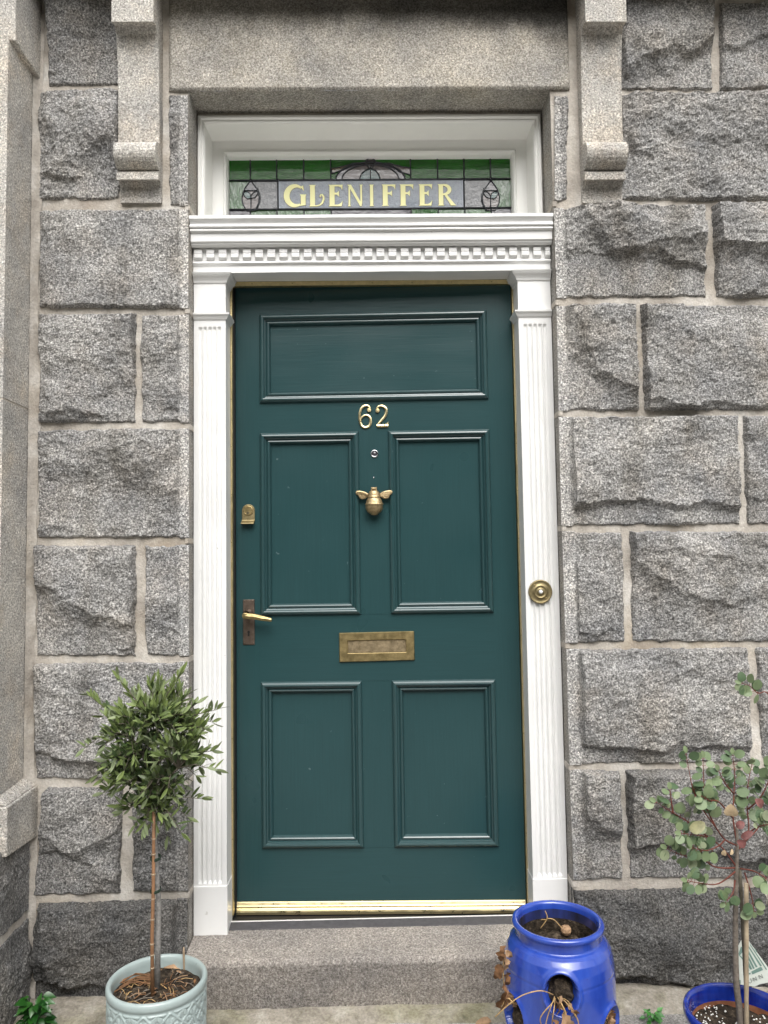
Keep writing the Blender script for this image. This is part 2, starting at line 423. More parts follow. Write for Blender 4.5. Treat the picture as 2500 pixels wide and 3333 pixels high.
# ------------------------------------------------------------------ rock-faced blocks
def rock(mb, quad, N, seed, bulge=0.030, margin=None, mw=0.03, tone=1.0, chips=(), rough=1.0, res=0.0045, nrand=4, wob=1.0):
    """quad: bl, br, tr, tl on the wall plane; N outward. chips: (u,v,direction,slope,drop) with u,v in 0..1"""
    bl, br, tr, tl = [Vector(q) for q in quad]; N = Vector(N)
    eu = (br - bl).normalized() * 0.0045; ev = (tl - bl).normalized() * 0.004
    bl = bl - eu * (margin != 'L') - ev; br = br + eu * (margin != 'R') - ev; tr = tr + eu * (margin != 'R') + ev; tl = tl - eu * (margin != 'L') + ev
    W = ((br - bl).length + (tr - tl).length) / 2; H = ((tl - bl).length + (tr - br).length) / 2
    rnd = random.Random(seed); sx = seed * 7.31
    nu = max(8, int(W / res)); nv = max(8, int(H / res))
    ch = [(c[0] * W, c[1] * H, math.cos(math.radians(c[2])), math.sin(math.radians(c[2])), c[3], c[4]) for c in chips]
    tu, tv = rnd.uniform(-0.05, 0.05), rnd.uniform(-0.02, 0.07)
    for i in range(nrand):
        a = math.radians(rnd.uniform(0, 360)); ch.append((rnd.uniform(0.15, 0.85) * W, rnd.uniform(0.15, 0.85) * H, math.cos(a), math.sin(a), rnd.uniform(0.10, 0.38), rnd.uniform(0.004, 0.012)))
    a = math.radians(rnd.uniform(70, 110)); ch.append((0.5 * W, rnd.uniform(0.78, 0.92) * H, math.cos(a), math.sin(a), 0.30, 0.012))
    base = len(mb.v)
    for j in range(nv):
        v = j / (nv - 1) * H
        for i in range(nu):
            u = i / (nu - 1) * W
            wx = u + 0.020 * N3(u * 13 + sx, v * 13, 1.7) * 1.4; wz = v + 0.022 * N3(u * 12 + sx, v * 15, 7.2) * 1.4
            wx += 0.007 * N3(u * 55 + sx, v * 55, 3.1); wz += 0.008 * N3(u * 55, v * 60 + sx, 5.1)
            h = bulge + tu * (u - W / 2) + tv * (H / 2 - v) * -1
            for (cu, cv, dx, dz, s, mx) in ch:
                d = (wx - cu) * dx + (wz - cv) * dz
                if d > 0: h -= mx * (1 - math.exp(-1.25 * s * d / mx))
            h = 0.006 + 0.5 * ((h - 0.006) + math.sqrt((h - 0.006) ** 2 + 0.00008))
            h += rough * (0.0170 * FBM(u * 5 + sx, v * 6.5, 0.5, 2) + 0.0034 * abs(FBM(u * 17 + sx, v * 22, 8.5, 3)) * -1.6 + 0.0024 * FBM(u * 50 + sx, v * 60, 2.5, 3) + 0.0016 * N3(u * 120, v * 130 + sx, 0.3))
            h = max(h, 0.0075)
            # ragged arrises
            n1 = 0.005 * wob * N3(u * 26 + sx, v * 26, 9.1) + 0.003 * wob * N3(u * 80 + sx, v * 80, 4.4)
            dl, dr, db, dt = u, W - u, v, H - v
            if margin == 'L': dl = 1.0
            if margin == 'R': dr = 1.0
            d = min(dl, dr, db, dt) + n1 - 0.001
            h = -0.010 + (h + 0.010) * smooth01(d / 0.010)
            tn = tone
            if margin:
                m = (W - u if margin == 'R' else u) + 0.003 * N3(u * 60, v * 40 + sx, 2.0)
                k = smooth01((m - mw) / 0.007)
                flat = 0.007 + 0.0012 * N3(u * 90, v * 90, sx)
                if min(db, dt) < 0.004: flat = -0.004
                h = flat + (h - flat) * k; tn = tone * (1.0 + 0.42 * (1 - k))
            s = u / W; t = v / H
            p = (bl * (1 - s) + br * s) * (1 - t) + (tl * (1 - s) + tr * s) * t
            mb.vert(p + N * h, tn)
    for j in range(nv - 1):
        for i in range(nu - 1):
            a = base + j * nu + i; mb.face((a, a + 1, a + nu + 1, a + nu))
def Q(x0, x1, y0, y1, x0b=None, x1b=None, y0r=None, y1r=None, Y=0.0):
    """corner quad from photo measurements: left/right at top (and bottom), top/bottom at left (and right)"""
    x0b = x0 if x0b is None else x0b; x1b = x1 if x1b is None else x1b
    y0r = y0 if y0r is None else y0r; y1r = y1 if y1r is None else y1r
    return (P(x0b, y1, Y), P(x1b, y1r, Y), P(x1, y0r, Y), P(x0, y0, Y))

# ================================================================== GROUND
GZ = 0.052          # pavement level
XL = sum(Xof(x, 0, y) for x, y in ((613, 700), (616, 1200), (617, 1700), (616, 2400))) / 4
XR = sum(Xof(x, 0, y) for x, y in ((1801, 677), (1811, 998), (1818, 1358), (1828, 1731), (1842, 2113), (1852, 2506))) / 6
mb = MB(); mb.poly([(-120, -160, GZ - 0.012), (120, -160, GZ - 0.012), (120, 60, GZ - 0.012), (-120, 60, GZ - 0.012)])
M['earth'] = plain('far_ground', (0.19, 0.18, 0.16, 1), 0.95, 0.3, 0.6)
structure(mb.build('ground', 'earth'))
mb = MB()
for (x0, x1) in ((-2.6, -0.98), (-0.97, 0.30), (0.31, 1.28), (1.29, 2.6)):
    for (y0, y1) in ((-1.15, -0.150), (-2.2, -1.16), (-3.6, -2.21)):
        def fn(u, v, x0=x0, x1=x1, y0=y0, y1=y1):
            x = x0 + (x1 - x0) * u; y = y0 + (y1 - y0) * v
            return (x, y, GZ - 0.002 + 0.0025 * FBM(x * 6, y * 6, 1.0))
        mb.grid(60, 50, fn)
structure(mb.build('paving', granite('paving_granite', (0.16, 0.155, 0.145, 1), (0.30, 0.29, 0.275, 1), (0.46, 0.45, 0.43, 1), 0.004, False), smooth=True))
def mk_edge():
    k = NT('dirty_cement_edge')
    c = k.ramp(k.noise(14, 5, 0.7), [(0.30, (0.17, 0.155, 0.12, 1)), (0.5, (0.33, 0.30, 0.25, 1)), (0.72, (0.46, 0.43, 0.375, 1))])
    c = k.mix(0.6, c, k.ramp(k.noise(130, 3, 0.6), [(0.35, g(0.6)), (0.65, g(1.15))]), 'MULTIPLY')
    c = k.mix(0.7, c, k.ramp(k.noise(5, 4, 0.6), [(0.5, (1, 1, 1, 1)), (0.68, (0.70, 0.74, 0.52, 1))]), 'MULTIPLY')
    return k.out(c, 0.95, k.bump(k.noise(60, 5, 0.7), 0.8, 0.006), spec=0.15)
M['edge'] = mk_edge()
mb = MB()
def fn(u, v):
    x = -1.3 + 3.4 * u; prof = ((-0.02, 0.014), (-0.07, 0.013), (-0.105, 0.008), (-0.128, -0.001), (-0.150, -0.011))
    y, z = prof[int(round(v * 4))]
    if abs(x) < 0.62: y -= 0.035
    n = FBM(x * 11, y * 14, 3.0)
    return (x, y + 0.006 * N3(x * 9, 2, 1) * v, GZ + z + 0.004 * n)
mb.grid(420, 5, fn)
structure(mb.build('pavement_edge', 'edge', smooth=True))

# ================================================================== GRANITE WALL
wall = thing('granite_wall', 'grey rock-faced granite house wall with pale mortar joints around the green door', 'wall', (0, 0, 0))
mb = MB()
def sheet(x0, x1, z0, z1, Y):
    nu = max(3, int((x1 - x0) / 0.014)); nv = max(3, int((z1 - z0) / 0.014))
    def fn(u, v):
        x = x0 + (x1 - x0) * u; z = z0 + (z1 - z0) * v
        k = 0.0 if (u == 0 or u == 1) else 1.0
        return (x, Y - k * (0.0035 * FBM(x * 9, z * 9, 5.0) + 0.002 * N3(x * 45, z * 45, 2.2)), z)
    mb.grid(nu, nv, fn)
sheet(-1.16, XL, -0.005, 3.24, 0.001)
sheet(XR, 2.1, -0.005, 3.24, 0.001)
ztop_open = P(1220, 297, 0).z
sheet(XL, XR, ztop_open + 0.004, 3.24, 0.002)
mb.build('mortar', 'mortar', wall, smooth=True)

n_out = (0, -1, 0)
mb = MB()
# left of the door
DOWN, UP, LEFT, RIGHT = 270, 90, 180, 0
rock(mb, Q(160, 400, -60, 281, x0b=160), n_out, 1, 0.036, tone=0.84, chips=((.5, .12, 270, .8, .015), (.55, .5, 0, .45, .02)))
rock(mb, Q(126, 395, 299, 652, x0b=126), n_out, 2, 0.050, tone=1.0, chips=((.5, .18, 262, .9, .036), (.62, .45, 305, .5, .034), (.2, .5, 190, .5, .02)), rough=1.3)
rock(mb, Q(129, 615, 688, 1003, x1b=615, y0r=684, y1r=1005), n_out, 3, 0.020, margin='R', mw=0.026, tone=1.04, chips=((.07, .5, 180, .8, .012),), rough=0.75, nrand=1)
rock(mb, Q(128, 442, 1022, 1377), n_out, 4, 0.042, tone=0.98, chips=((.5, .13, 268, 1.1, .034), (.12, .55, 185, .8, .014), (.5, .55, 250, .35, .01)), rough=1.1)
rock(mb, Q(461, 616, 1026, 1376), n_out, 5, 0.024, margin='R', mw=0.026, tone=0.98, chips=((.5, .12, 272, 1.0, .018),))
rock(mb, Q(124, 617, 1400, 1752, x1b=617, y0r=1396, y1r=1750), n_out, 6, 0.040, margin='R', mw=0.028, tone=1.0, chips=((.5, .10, 268, 1.1, .030), (.10, .6, 200, .6, .014), (.62, .62, 300, .3, .012)), rough=1.1)
rock(mb, Q(119, 443, 1776, 2136, x1b=441), n_out, 7, 0.054, tone=1.0, chips=((.30, .56, 245, .62, .040), (.5, .12, 268, 1.2, .03)))
rock(mb, Q(475, 617, 1776, 2134), n_out, 8, 0.026, margin='R', mw=0.028, tone=1.0, chips=((.5, .3, 255, .5, .014), (.5, .05, 270, 1.0, .02)))
rock(mb, Q(116, 616, 2160, 2535, y0r=2154), n_out, 9, 0.048, margin='R', mw=0.028, tone=0.98, chips=((.40, .18, 262, 1.1, .040), (.10, .5, 188, .6, .014)))
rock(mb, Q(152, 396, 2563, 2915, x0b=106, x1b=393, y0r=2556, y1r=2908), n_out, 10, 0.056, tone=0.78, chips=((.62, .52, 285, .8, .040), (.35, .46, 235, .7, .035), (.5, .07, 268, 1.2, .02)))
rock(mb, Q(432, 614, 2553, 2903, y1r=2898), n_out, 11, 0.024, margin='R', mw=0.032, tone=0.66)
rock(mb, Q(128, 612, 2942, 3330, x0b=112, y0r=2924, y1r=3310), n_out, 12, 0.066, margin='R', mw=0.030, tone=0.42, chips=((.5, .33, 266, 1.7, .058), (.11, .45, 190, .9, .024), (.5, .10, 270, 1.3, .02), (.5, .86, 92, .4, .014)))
rock(mb, Q(551, 614, 314, 672), n_out, 13, 0.014, margin='R', mw=0.026, tone=0.82, nrand=1)
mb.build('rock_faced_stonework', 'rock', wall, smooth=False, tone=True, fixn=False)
mb = MB()
# right of the door
rock(mb, Q(2005, 2317, 16, 296), n_out, 21, 0.050, tone=0.95, chips=((.62, .42, 290, .9, .042), (.5, .12, 265, 1.0, .02), (.08, .5, 182, 1.0, .03)))
rock(mb, Q(2341, 2640, 14, 296), n_out, 22, 0.050, tone=0.95, chips=((.30, .52, 280, .9, .040), (.5, .14, 268, 1.0, .02)))
rock(mb, Q(2015, 2640, 316, 654), n_out, 23, 0.055, tone=1.0, chips=((.45, .62, 255, .33, .03), (.5, .14, 268, 1.2, .035), (.07, .5, 185, 1.0, .03)), rough=1.3)
rock(mb, Q(1804, 1848, 316, 655), n_out, 24, 0.014, margin='L', mw=0.018, tone=0.86, nrand=1)
rock(mb, Q(1801, 2288, 679, 972, x0b=1810, x1b=2299, y0r=676, y1r=968), n_out, 25, 0.074, margin='L', mw=0.030, tone=0.96, chips=((.60, .46, 262, 1.15, .052), (.34, .60, 215, .8, .045), (.42, .70, 190, .5, .03), (.78, .60, 285, .5, .02), (.5, .80, 80, .4, .03)), rough=1.2, nrand=2)
rock(mb, Q(2318, 2640, 672, 970, x0b=2329), n_out, 26, 0.070, tone=0.96, chips=((.30, .52, 262, 1.5, .050), (.6, .2, 300, .9, .02)), rough=1.1)
rock(mb, Q(1810, 2062, 999, 1338, x0b=1817, x1b=2077, y0r=997), n_out, 27, 0.052, margin='L', mw=0.028, tone=1.0, chips=((.45, .34, 255, .9, .034), (.40, .6, 200, .7, .032), (.5, .08, 268, 1.0, .02)))
rock(mb, Q(2087, 2640, 995, 1336, x0b=2099, y0r=990), n_out, 28, 0.044, tone=0.98, chips=((.5, .09, 270, 1.1, .032), (.35, .7, 120, .3, .02)), nrand=5)
rock(mb, Q(1817, 2392, 1359, 1712, x0b=1826, x1b=2408, y0r=1353, y1r=1708), n_out, 29, 0.048, margin='L', mw=0.034, tone=1.08, chips=((.66, .20, 268, 1.3, .044), (.30, .10, 255, 1.0, .03)), rough=0.95, nrand=2)
rock(mb, Q(2417, 2640, 1354, 1708, x0b=2431), n_out, 30, 0.034, tone=0.96, chips=((.4, .2, 260, 1.3, .026), (.3, .6, 215, .5, .015)))
rock(mb, Q(1828, 2023, 1731, 2092, x0b=1839, x1b=2034), n_out, 31, 0.028, margin='L', mw=0.036, tone=1.0, chips=((.6, .12, 272, 1.3, .024),))
rock(mb, Q(2051, 2640, 1730, 2090, x0b=2056), n_out, 32, 0.052, tone=1.04, chips=((.28, .52, 245, .6, .036), (.60, .44, 285, .5, .03), (.75, .1, 268, 1.1, .02)), rough=1.15)
rock(mb, Q(1842, 2430, 2115, 2489, x0b=1852, x1b=2444, y0r=2107, y1r=2480), n_out, 33, 0.046, margin='L', mw=0.036, tone=0.98, chips=((.75, .17, 268, 1.4, .042), (.25, .13, 255, 1.1, .03)), nrand=2)
rock(mb, Q(2457, 2640, 2106, 2470, x0b=2478), n_out, 34, 0.03, tone=0.95, chips=((.1, .4, 200, .7, .02),))
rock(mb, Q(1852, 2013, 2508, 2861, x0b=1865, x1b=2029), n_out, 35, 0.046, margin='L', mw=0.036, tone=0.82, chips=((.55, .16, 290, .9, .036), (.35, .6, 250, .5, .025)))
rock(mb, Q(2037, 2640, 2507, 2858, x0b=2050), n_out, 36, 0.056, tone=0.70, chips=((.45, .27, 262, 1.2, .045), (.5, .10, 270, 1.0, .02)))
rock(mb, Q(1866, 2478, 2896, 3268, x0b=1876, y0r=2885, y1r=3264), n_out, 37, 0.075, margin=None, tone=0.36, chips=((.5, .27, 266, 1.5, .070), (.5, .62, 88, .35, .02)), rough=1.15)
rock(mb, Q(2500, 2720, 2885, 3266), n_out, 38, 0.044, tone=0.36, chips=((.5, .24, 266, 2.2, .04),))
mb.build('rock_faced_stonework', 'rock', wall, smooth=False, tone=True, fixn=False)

# door jamb reveals and their joints
mb = MB()
for X, s in ((XL, 1), (XR, -1)):
    def fn(u, v):
        y = -0.0065 + 0.26 * u; z = 0.1 + (ztop_open - 0.1) * v
        return (X + s * (0.0 if u == 0 else 0.0014 * FBM(y * 40, z * 22, X * 9)), y, z, 0.72 + 0.10 * N3(1, z * 3, X))
    mb.grid(24, 190, fn)
mb.build('door_reveal', 'dressed', wall, smooth=True, tone=True)
mb = MB()
for X, ys in ((XL, (677, 1012, 1388, 1760, 2146, 2545, 2912)), (XR, (665, 985, 1346, 1720, 2102, 2497, 2878))):
    for y in ys:
        z = P(640 if X < 0 else 1830, y, 0).z
        mb = MB()
        mb.box(X - 0.012, -0.0045, z - 0.008, X + 0.0022 if X < 0 else X + 0.012, 0.25, z + 0.008) if X < 0 else mb.box(X - 0.0022, -0.0045, z - 0.008, X + 0.012, 0.25, z + 0.008)
        mb.build('reveal_joint', 'mortar', wall)

# lintel
M['lintel'] = granite('lintel_granite', (0.215, 0.198, 0.172, 1), (0.43, 0.405, 0.362, 1), (0.66, 0.63, 0.575, 1), 0.0035, True, (0.97, 0.95, 0.90, 1))
xl0, xl1 = P(552, 150, 0).x, P(1849, 150, 0).x
HZ = P(1220, 8, 0).z
def soot_and_shade(x, z):  # top band paints soot and shadow together; the right end is a stain
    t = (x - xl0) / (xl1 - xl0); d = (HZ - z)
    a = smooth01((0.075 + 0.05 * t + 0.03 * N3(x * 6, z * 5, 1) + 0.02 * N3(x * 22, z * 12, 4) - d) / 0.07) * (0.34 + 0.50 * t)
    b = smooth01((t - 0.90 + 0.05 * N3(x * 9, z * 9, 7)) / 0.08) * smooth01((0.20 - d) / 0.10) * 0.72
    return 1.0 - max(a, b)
mb = MB()
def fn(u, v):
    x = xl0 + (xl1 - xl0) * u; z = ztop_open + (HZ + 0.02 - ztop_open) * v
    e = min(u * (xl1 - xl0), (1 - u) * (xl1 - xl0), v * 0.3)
    return (x, -0.013 - 0.0016 * FBM(x * 30, z * 30, 2) + 0.008 * (1 - smooth01(e / 0.006)), z, soot_and_shade(x, z))
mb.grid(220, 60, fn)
def fn(u, v):
    x = xl0 + (xl1 - xl0) * u; y = -0.0045 + 0.275 * v
    return (x, y, ztop_open + 0.0012 * FBM(x * 30, y * 30, 8) * (v > 0), 0.82)
mb.grid(160, 40, fn)
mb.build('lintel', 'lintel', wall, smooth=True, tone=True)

# scrolled corbels and the string course they carry
def corbel(x0t, x1t, x0m, x1m, px, label):
    Xa = (Xof(x0t, -0.105, 40) + Xof(x0m, -0.045, 330)) / 2; Xb = (Xof(x1t, -0.105, 40) + Xof(x1m, -0.045, 330)) / 2
    def z(y, Y): return P(px, y, Y).z
    pr = [(0.03, HZ + 0.01), (-0.108, HZ + 0.01), (-0.108, z(70, -0.108)), (-0.098, z(74, -0.098)), (-0.076, z(86, -0.076)), (-0.062, z(112, -0.062)), (-0.052, z(160, -0.052)), (-0.042, z(250, -0.042)),
          (-0.038, z(350, -0.038)), (-0.036, z(420, -0.036)), (-0.037, z(446, -0.037))]
    zc, r = z(500, -0.06), 0.043
    for a in range(0, 181, 15):
        aa = math.radians(90 - a); pr.append((-0.036 - 0.048 * math.cos(aa), zc + r * math.sin(aa)))
    pr += [(-0.030, z(556, -0.030)), (-0.050, z(560, -0.050)), (-0.050, z(584, -0.050)), (-0.028, z(590, -0.028)), (-0.016, z(610, -0.016)), (-0.010, z(640, -0.010)), (-0.012, z(660, -0.012)), (0.03, z(660, 0.0))]
    m = MB(); n = len(pr); nx = 14
    rings = []
    for i in range(nx + 1):
        x = Xa + (Xb - Xa) * i / nx
        rings.append([m.vert((x, p[0] - (0.0012 * N3(x * 60, p[1] * 60, 3) if 0 < k < n - 1 else 0), p[1]), 1.18 if p[0] < -0.03 else 0.92) for k, p in enumerate(pr)])
    for a, b in zip(rings, rings[1:]):
        for k in range(n): m.face((a[k], a[(k + 1) % n], b[(k + 1) % n], b[k]))
    m.face(rings[0][::-1]); m.face(rings[-1])
    o = m.build('corbel', 'dressed', wall, tone=True, bevel=0.003, label=label)
corbel(362, 498, 384, 519, 430, 'scrolled granite corbel at the upper left of the lintel')
corbel(1910, 2045, 1890, 2020, 1960, 'scrolled granite corbel at the upper right of the lintel')
mb = MB(); mb.box(-1.16, -0.14, HZ + 0.012, 2.1, 0.05, HZ + 0.26); mb.box(-1.16, -0.12, HZ + 0.26, 2.1, 0.05, HZ + 0.30)
mb.tone = 0.9
mb.build('string_course', 'dressed', wall, tone=True, bevel=0.006)

# ================================================================== BAY RETURN ON THE LEFT
XB = PX  # readability
Xs = P(100, 1600, 0).x
bay = thing('bay_pier', 'smooth pale granite bay pier with projecting sill at the left edge', 'pier', (Xs, 0, 0))
def roughbox(mb, x0, y0, z0, x1, y1, z1, seed, amp=0.0014, tone=1.0):
    """front (-Y) and right (+X) faces of a dressed block as fine grids plus top and bottom"""
    def nz(a, b): return amp * FBM(a * 28 + seed, b * 28, seed)
    mb.tone = tone
    ny = max(6, int((y1 - y0) / 0.012)); nzv = max(6, int((z1 - z0) / 0.012)); nx = max(6, int((x1 - x0) / 0.02))
    mb.grid(ny, nzv, lambda u, v: (x1 + (nz(y0 + (y1 - y0) * u, z0 + (z1 - z0) * v) if 0 < u < 1 and 0 < v < 1 else 0), y0 + (y1 - y0) * u, z0 + (z1 - z0) * v))
    mb.grid(nx, nzv, lambda u, v: (x0 + (x1 - x0) * u, y0 - (nz(x0 + (x1 - x0) * u, z0 + (z1 - z0) * v) if 0 < u < 1 and 0 < v < 1 else 0), z0 + (z1 - z0) * v))
    mb.poly([(x0, y0, z1), (x1, y0, z1), (x1, y1, z1), (x0, y1, z1)]); mb.poly([(x0, y0, z0), (x0, y1, z0), (x1, y1, z0), (x1, y0, z0)])
def YonX(px, py, X): return PX(px, py, X).y
Yf = YonX(11, 1200, Xs)
zsill_wall = P(118, 2553, 0).z
zshaft_top = P(120, 262, 0).z
zj = P(95, 1338, 0).z
mb = MB()
roughbox(mb, Xs - 0.9, Yf, zsill_wall + 0.02, Xs, 0.01, zj - 0.003, 3, tone=1.18)
roughbox(mb, Xs - 0.9, Yf, zj + 0.003, Xs, 0.01, zshaft_top + 0.02, 4, tone=1.22)
mb.build('shaft', 'dressed', bay, smooth=False, tone=True)
mb = MB(); mb.box(Xs - 0.9, Yf + 0.002, zj - 0.003, Xs - 0.0012, 0.01, zj + 0.003); mb.build('shaft_joint', 'mortar', bay)
# head block with a splayed underside
Xh = P(137, 100, 0).x; Yh = YonX(50, 90, Xh)
za = PX(131, 257, Xh).z; zb = PX(48, 130, Xh).z
mb = MB(); mb.tone = 1.15
A = [(Xs - 0.9, Yh, zb), (Xh, Yh, zb), (Xh, 0.01, za), (Xs - 0.9, 0.01, za), (Xs - 0.9, Yh, 3.4), (Xh, Yh, 3.4), (Xh, 0.01, 3.4), (Xs - 0.9, 0.01, 3.4)]
mb.hexa(A); mb.build('head_block', 'dressed', bay, tone=True, bevel=0.004)
# sill with weathered top
Xq = P(122, 2640, 0).x; Yq = YonX(23, 2700, Xq)
zt = PX(23, 2628, Xq).z; zt0 = P(121, 2556, 0).z; zbm = PX(23, 2790, Xq).z; zb0 = P(113, 2724, 0).z
mb = MB(); mb.tone = 1.12
mb.hexa([(Xs - 0.9, Yq, zbm), (Xq, Yq, zbm), (Xq, 0.01, zb0), (Xs - 0.9, 0.01, zb0), (Xs - 0.9, Yq, zt), (Xq, Yq, zt), (Xq, 0.01, zt0), (Xs - 0.9, 0.01, zt0 + 0.0)])
mb.hexa([(Xs - 0.9, Yq + 0.004, zt + 0.001), (Xq - 0.004, Yq + 0.004, zt + 0.001), (Xq - 0.004, 0.008, zt0 + 0.001), (Xs - 0.9, 0.008, zt0 + 0.001),
         (Xs - 0.9, Yf - 0.002, zt0 + 0.02), (Xs + 0.002, Yf - 0.002, zt0 + 0.02), (Xs + 0.002, 0.006, zt0 + 0.03), (Xs - 0.9, 0.006, zt0 + 0.03)])
mb.build('sill', 'dressed', bay, tone=True, bevel=0.004)
# rough plinth stones under the sill
Xp = P(96, 2900, 0).x
mb = MB()
def wallX(X, y0, y1, z0, z1): return ((X, y0, z0), (X, y1, z0), (X, y1, z1), (X, y0, z1))
zpj = P(75, 2965, 0).z
rock(mb, wallX(Xp, -0.62, -0.015, zpj + 0.008, zbm + 0.02), (1, 0, 0), 41, 0.022, tone=0.72, chips=((.6, .5, 300, .6, .02), (.5, .2, 270, .8, .02)))
rock(mb, wallX(Xp, -0.62, -0.015, 0.0, zpj - 0.010), (1, 0, 0), 42, 0.026, tone=0.70, chips=((.5, .2, 266, .9, .02),))
mb.build('plinth_stonework', 'rock', bay, tone=True, fixn=False)
mb = MB(); mb.box(Xs - 0.9, -0.60, -0.01, Xp + 0.002, -0.004, zbm + 0.03); mb.build('plinth_mortar', 'mortar', bay)
# pointing fillet running up the angle between pier and wall
mb = MB()
def fn(u, v):
    z = 3.12 * v; y = -0.030 + 0.034 * u
    bw = 0.020 + 0.010 * N3(3, z * 2.5, 1) + 0.012 * smooth01((0.75 - z) / 0.3) + 0.004 * N3(1, z * 22, 3)
    return (Xs + 0.002 + bw * u + (1 - u) * 0.0, -0.026 * (1 - u) ** 1.4 - 0.003 - 0.003 * FBM(u * 3, z * 20, 6), z)
mb.grid(6, 300, fn); mb.build('pointing', 'mortar', bay, smooth=True)

# ================================================================== DOORSTEP
YS = -0.10
ztread = PZ  # helper alias
zstep = CAM.z - 0.0
zs = P(1000, 3130, YS).z; zs_back = P(900, 3000, 0.10).z
step = MB(); step.tone = 0.92
def fn(u, v):
    x = XL + 0.004 + (XR - XL - 0.008) * u
    if v <= 0.5:
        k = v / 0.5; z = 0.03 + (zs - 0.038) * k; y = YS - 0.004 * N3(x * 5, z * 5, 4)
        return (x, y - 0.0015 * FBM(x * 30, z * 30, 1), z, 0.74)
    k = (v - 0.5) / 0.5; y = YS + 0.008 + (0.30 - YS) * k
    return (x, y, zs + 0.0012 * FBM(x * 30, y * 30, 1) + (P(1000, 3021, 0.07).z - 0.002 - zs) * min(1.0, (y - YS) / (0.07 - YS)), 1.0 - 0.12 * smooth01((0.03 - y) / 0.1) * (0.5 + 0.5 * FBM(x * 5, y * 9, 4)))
step.grid(190, 80, fn)
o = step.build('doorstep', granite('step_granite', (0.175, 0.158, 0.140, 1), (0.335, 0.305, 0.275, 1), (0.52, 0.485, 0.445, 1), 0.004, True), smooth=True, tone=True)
tag(o, 'worn grey granite doorstep between the two plant pots below the green door', 'doorstep')

# ================================================================== DOOR SURROUND
sur = thing('door_surround', 'white painted door surround with fluted pilasters and a dentilled cornice', 'door frame', (0, 0, 0))
YP = 0.050                                        # pilaster face
pl0, pl1 = XL + 0.003, P(736, 1700, YP).x         # left pilaster outer / inner
pr1, pr0 = XR - 0.003, P(1705, 1700, YP).x        # right pilaster outer / inner
zbase = P(700, 3070, YP).z
zcap_t = P(670, 886, 0.04).z; zcap_b = P(670, 923, YP).z
zast_t = P(690, 1017, 0.04).z; zast_b = P(690, 1043, YP).z
zfl_t = P(690, 1064, YP).z; zfl_b = P(690, 2877, YP).z
YB = 0.128                                        # back of the reveal, where the brass strip sits
def pilaster(xo, xi, label):
    s = 1 if xi > xo else -1
    wd = abs(xi - xo)
    m = MB()
    # fluted shaft: front grid, inner side
    us = []
    nfl = 5; m0 = wd * 0.13; pitch = (wd - 2 * m0) / nfl
    for i in range(81): us.append(i / 80 * wd)
    zs_ = [zbase] + [zfl_b - 0.004 + 0.004 * i for i in range(5)] + [zfl_b + 0.012 + (zfl_t - zfl_b - 0.024) * i / 60 for i in range(61)] + [zfl_t - 0.008 + 0.004 * i for i in range(4)] + [zcap_t - 0.004]
    base = len(m.v)
    for z in zs_:
        for u in us:
            d = 0.0
            q = u - m0
            if 0 < q < pitch * nfl:
                f = (q % pitch) / pitch; r = (f - 0.5) * 2 / 0.80
                if abs(r) < 1: d = 0.0072 * math.sqrt(1 - r * r)
            e = smooth01(min(z - (zfl_b - 0.002), (zfl_t + 0.002) - z) / 0.010) if zfl_b - 0.003 < z < zfl_t + 0.003 else 0
            wv = 0.0007 * N3(u * 25, z * 3.5, xo * 5)
            m.vert((xo + s * u, YP + d * e + wv, z))
    n = len(us)
    for j in range(len(zs_) - 1):
        for i in range(n - 1):
            a = base + j * n + i; m.face((a, a + 1, a + n + 1, a + n))
    m.poly([(xi, YP + 0.0005, zbase), (xi, YB + 0.01, zbase), (xi, YB + 0.01, zcap_t - 0.004), (xi, YP + 0.0005, zcap_t - 0.004)])
    m.poly([(xo, YP, zbase), (xo, YB, zbase), (xi, YB, zbase), (xi, YP, zbase)])
    root = m.build('pilaster', 'white', sur, label=label)
    def mould(name, rows):
        k = MB(); R = []
        for off, z in rows:
            ring = [(xo, YB - 0.002, z), (xo, YP - off, z), (xi + s * off, YP - off, z), (xi + s * off, YB - 0.002, z)]
            R.append([k.vert(p) for p in ring])
        for a, b in zip(R, R[1:]):
            for q in range(4): k.face((a[q], a[(q + 1) % 4], b[(q + 1) % 4], b[q]))
        k.face(R[0]); k.face(R[-1][::-1])
        k.build(name, 'white', root)
    dz = zcap_t - zcap_b
    mould('capital', [(0.001, zcap_b - 0.001), (0.004, zcap_b + dz * 0.05), (0.006, zcap_b + dz * 0.22), (0.011, zcap_b + dz * 0.42), (0.017, zcap_b + dz * 0.58), (0.019, zcap_b + dz * 0.66), (0.016, zcap_b + dz * 0.68), (0.016, zcap_b + dz * 0.74),
                      (0.020, zcap_b + dz * 0.78), (0.022, zcap_b + dz * 0.90), (0.022, zcap_t - 0.0035)])
    da = zast_t - zast_b
    mould('astragal', [(0.001, zast_b), (0.004, zast_b + da * 0.1), (0.009, zast_b + da * 0.45), (0.014, zast_b + da * 0.66), (0.015, zast_b + da * 0.74), (0.013, zast_b + da * 0.78), (0.014, zast_b + da * 0.95), (0.001, zast_t)])
    k = MB(); k.box(min(xo, xi + s * 0.002), YP - 0.003, zbase + 0.0005, max(xo, xi + s * 0.002), YB + 0.004, zfl_b - 0.006)
    k.build('plinth_block', 'white', root, bevel=0.002)
    return root
pilaster(pl0, pl1, 'fluted white pilaster on the handle side')
pilaster(pr1, pr0, 'fluted white pilaster carrying the round doorbell')

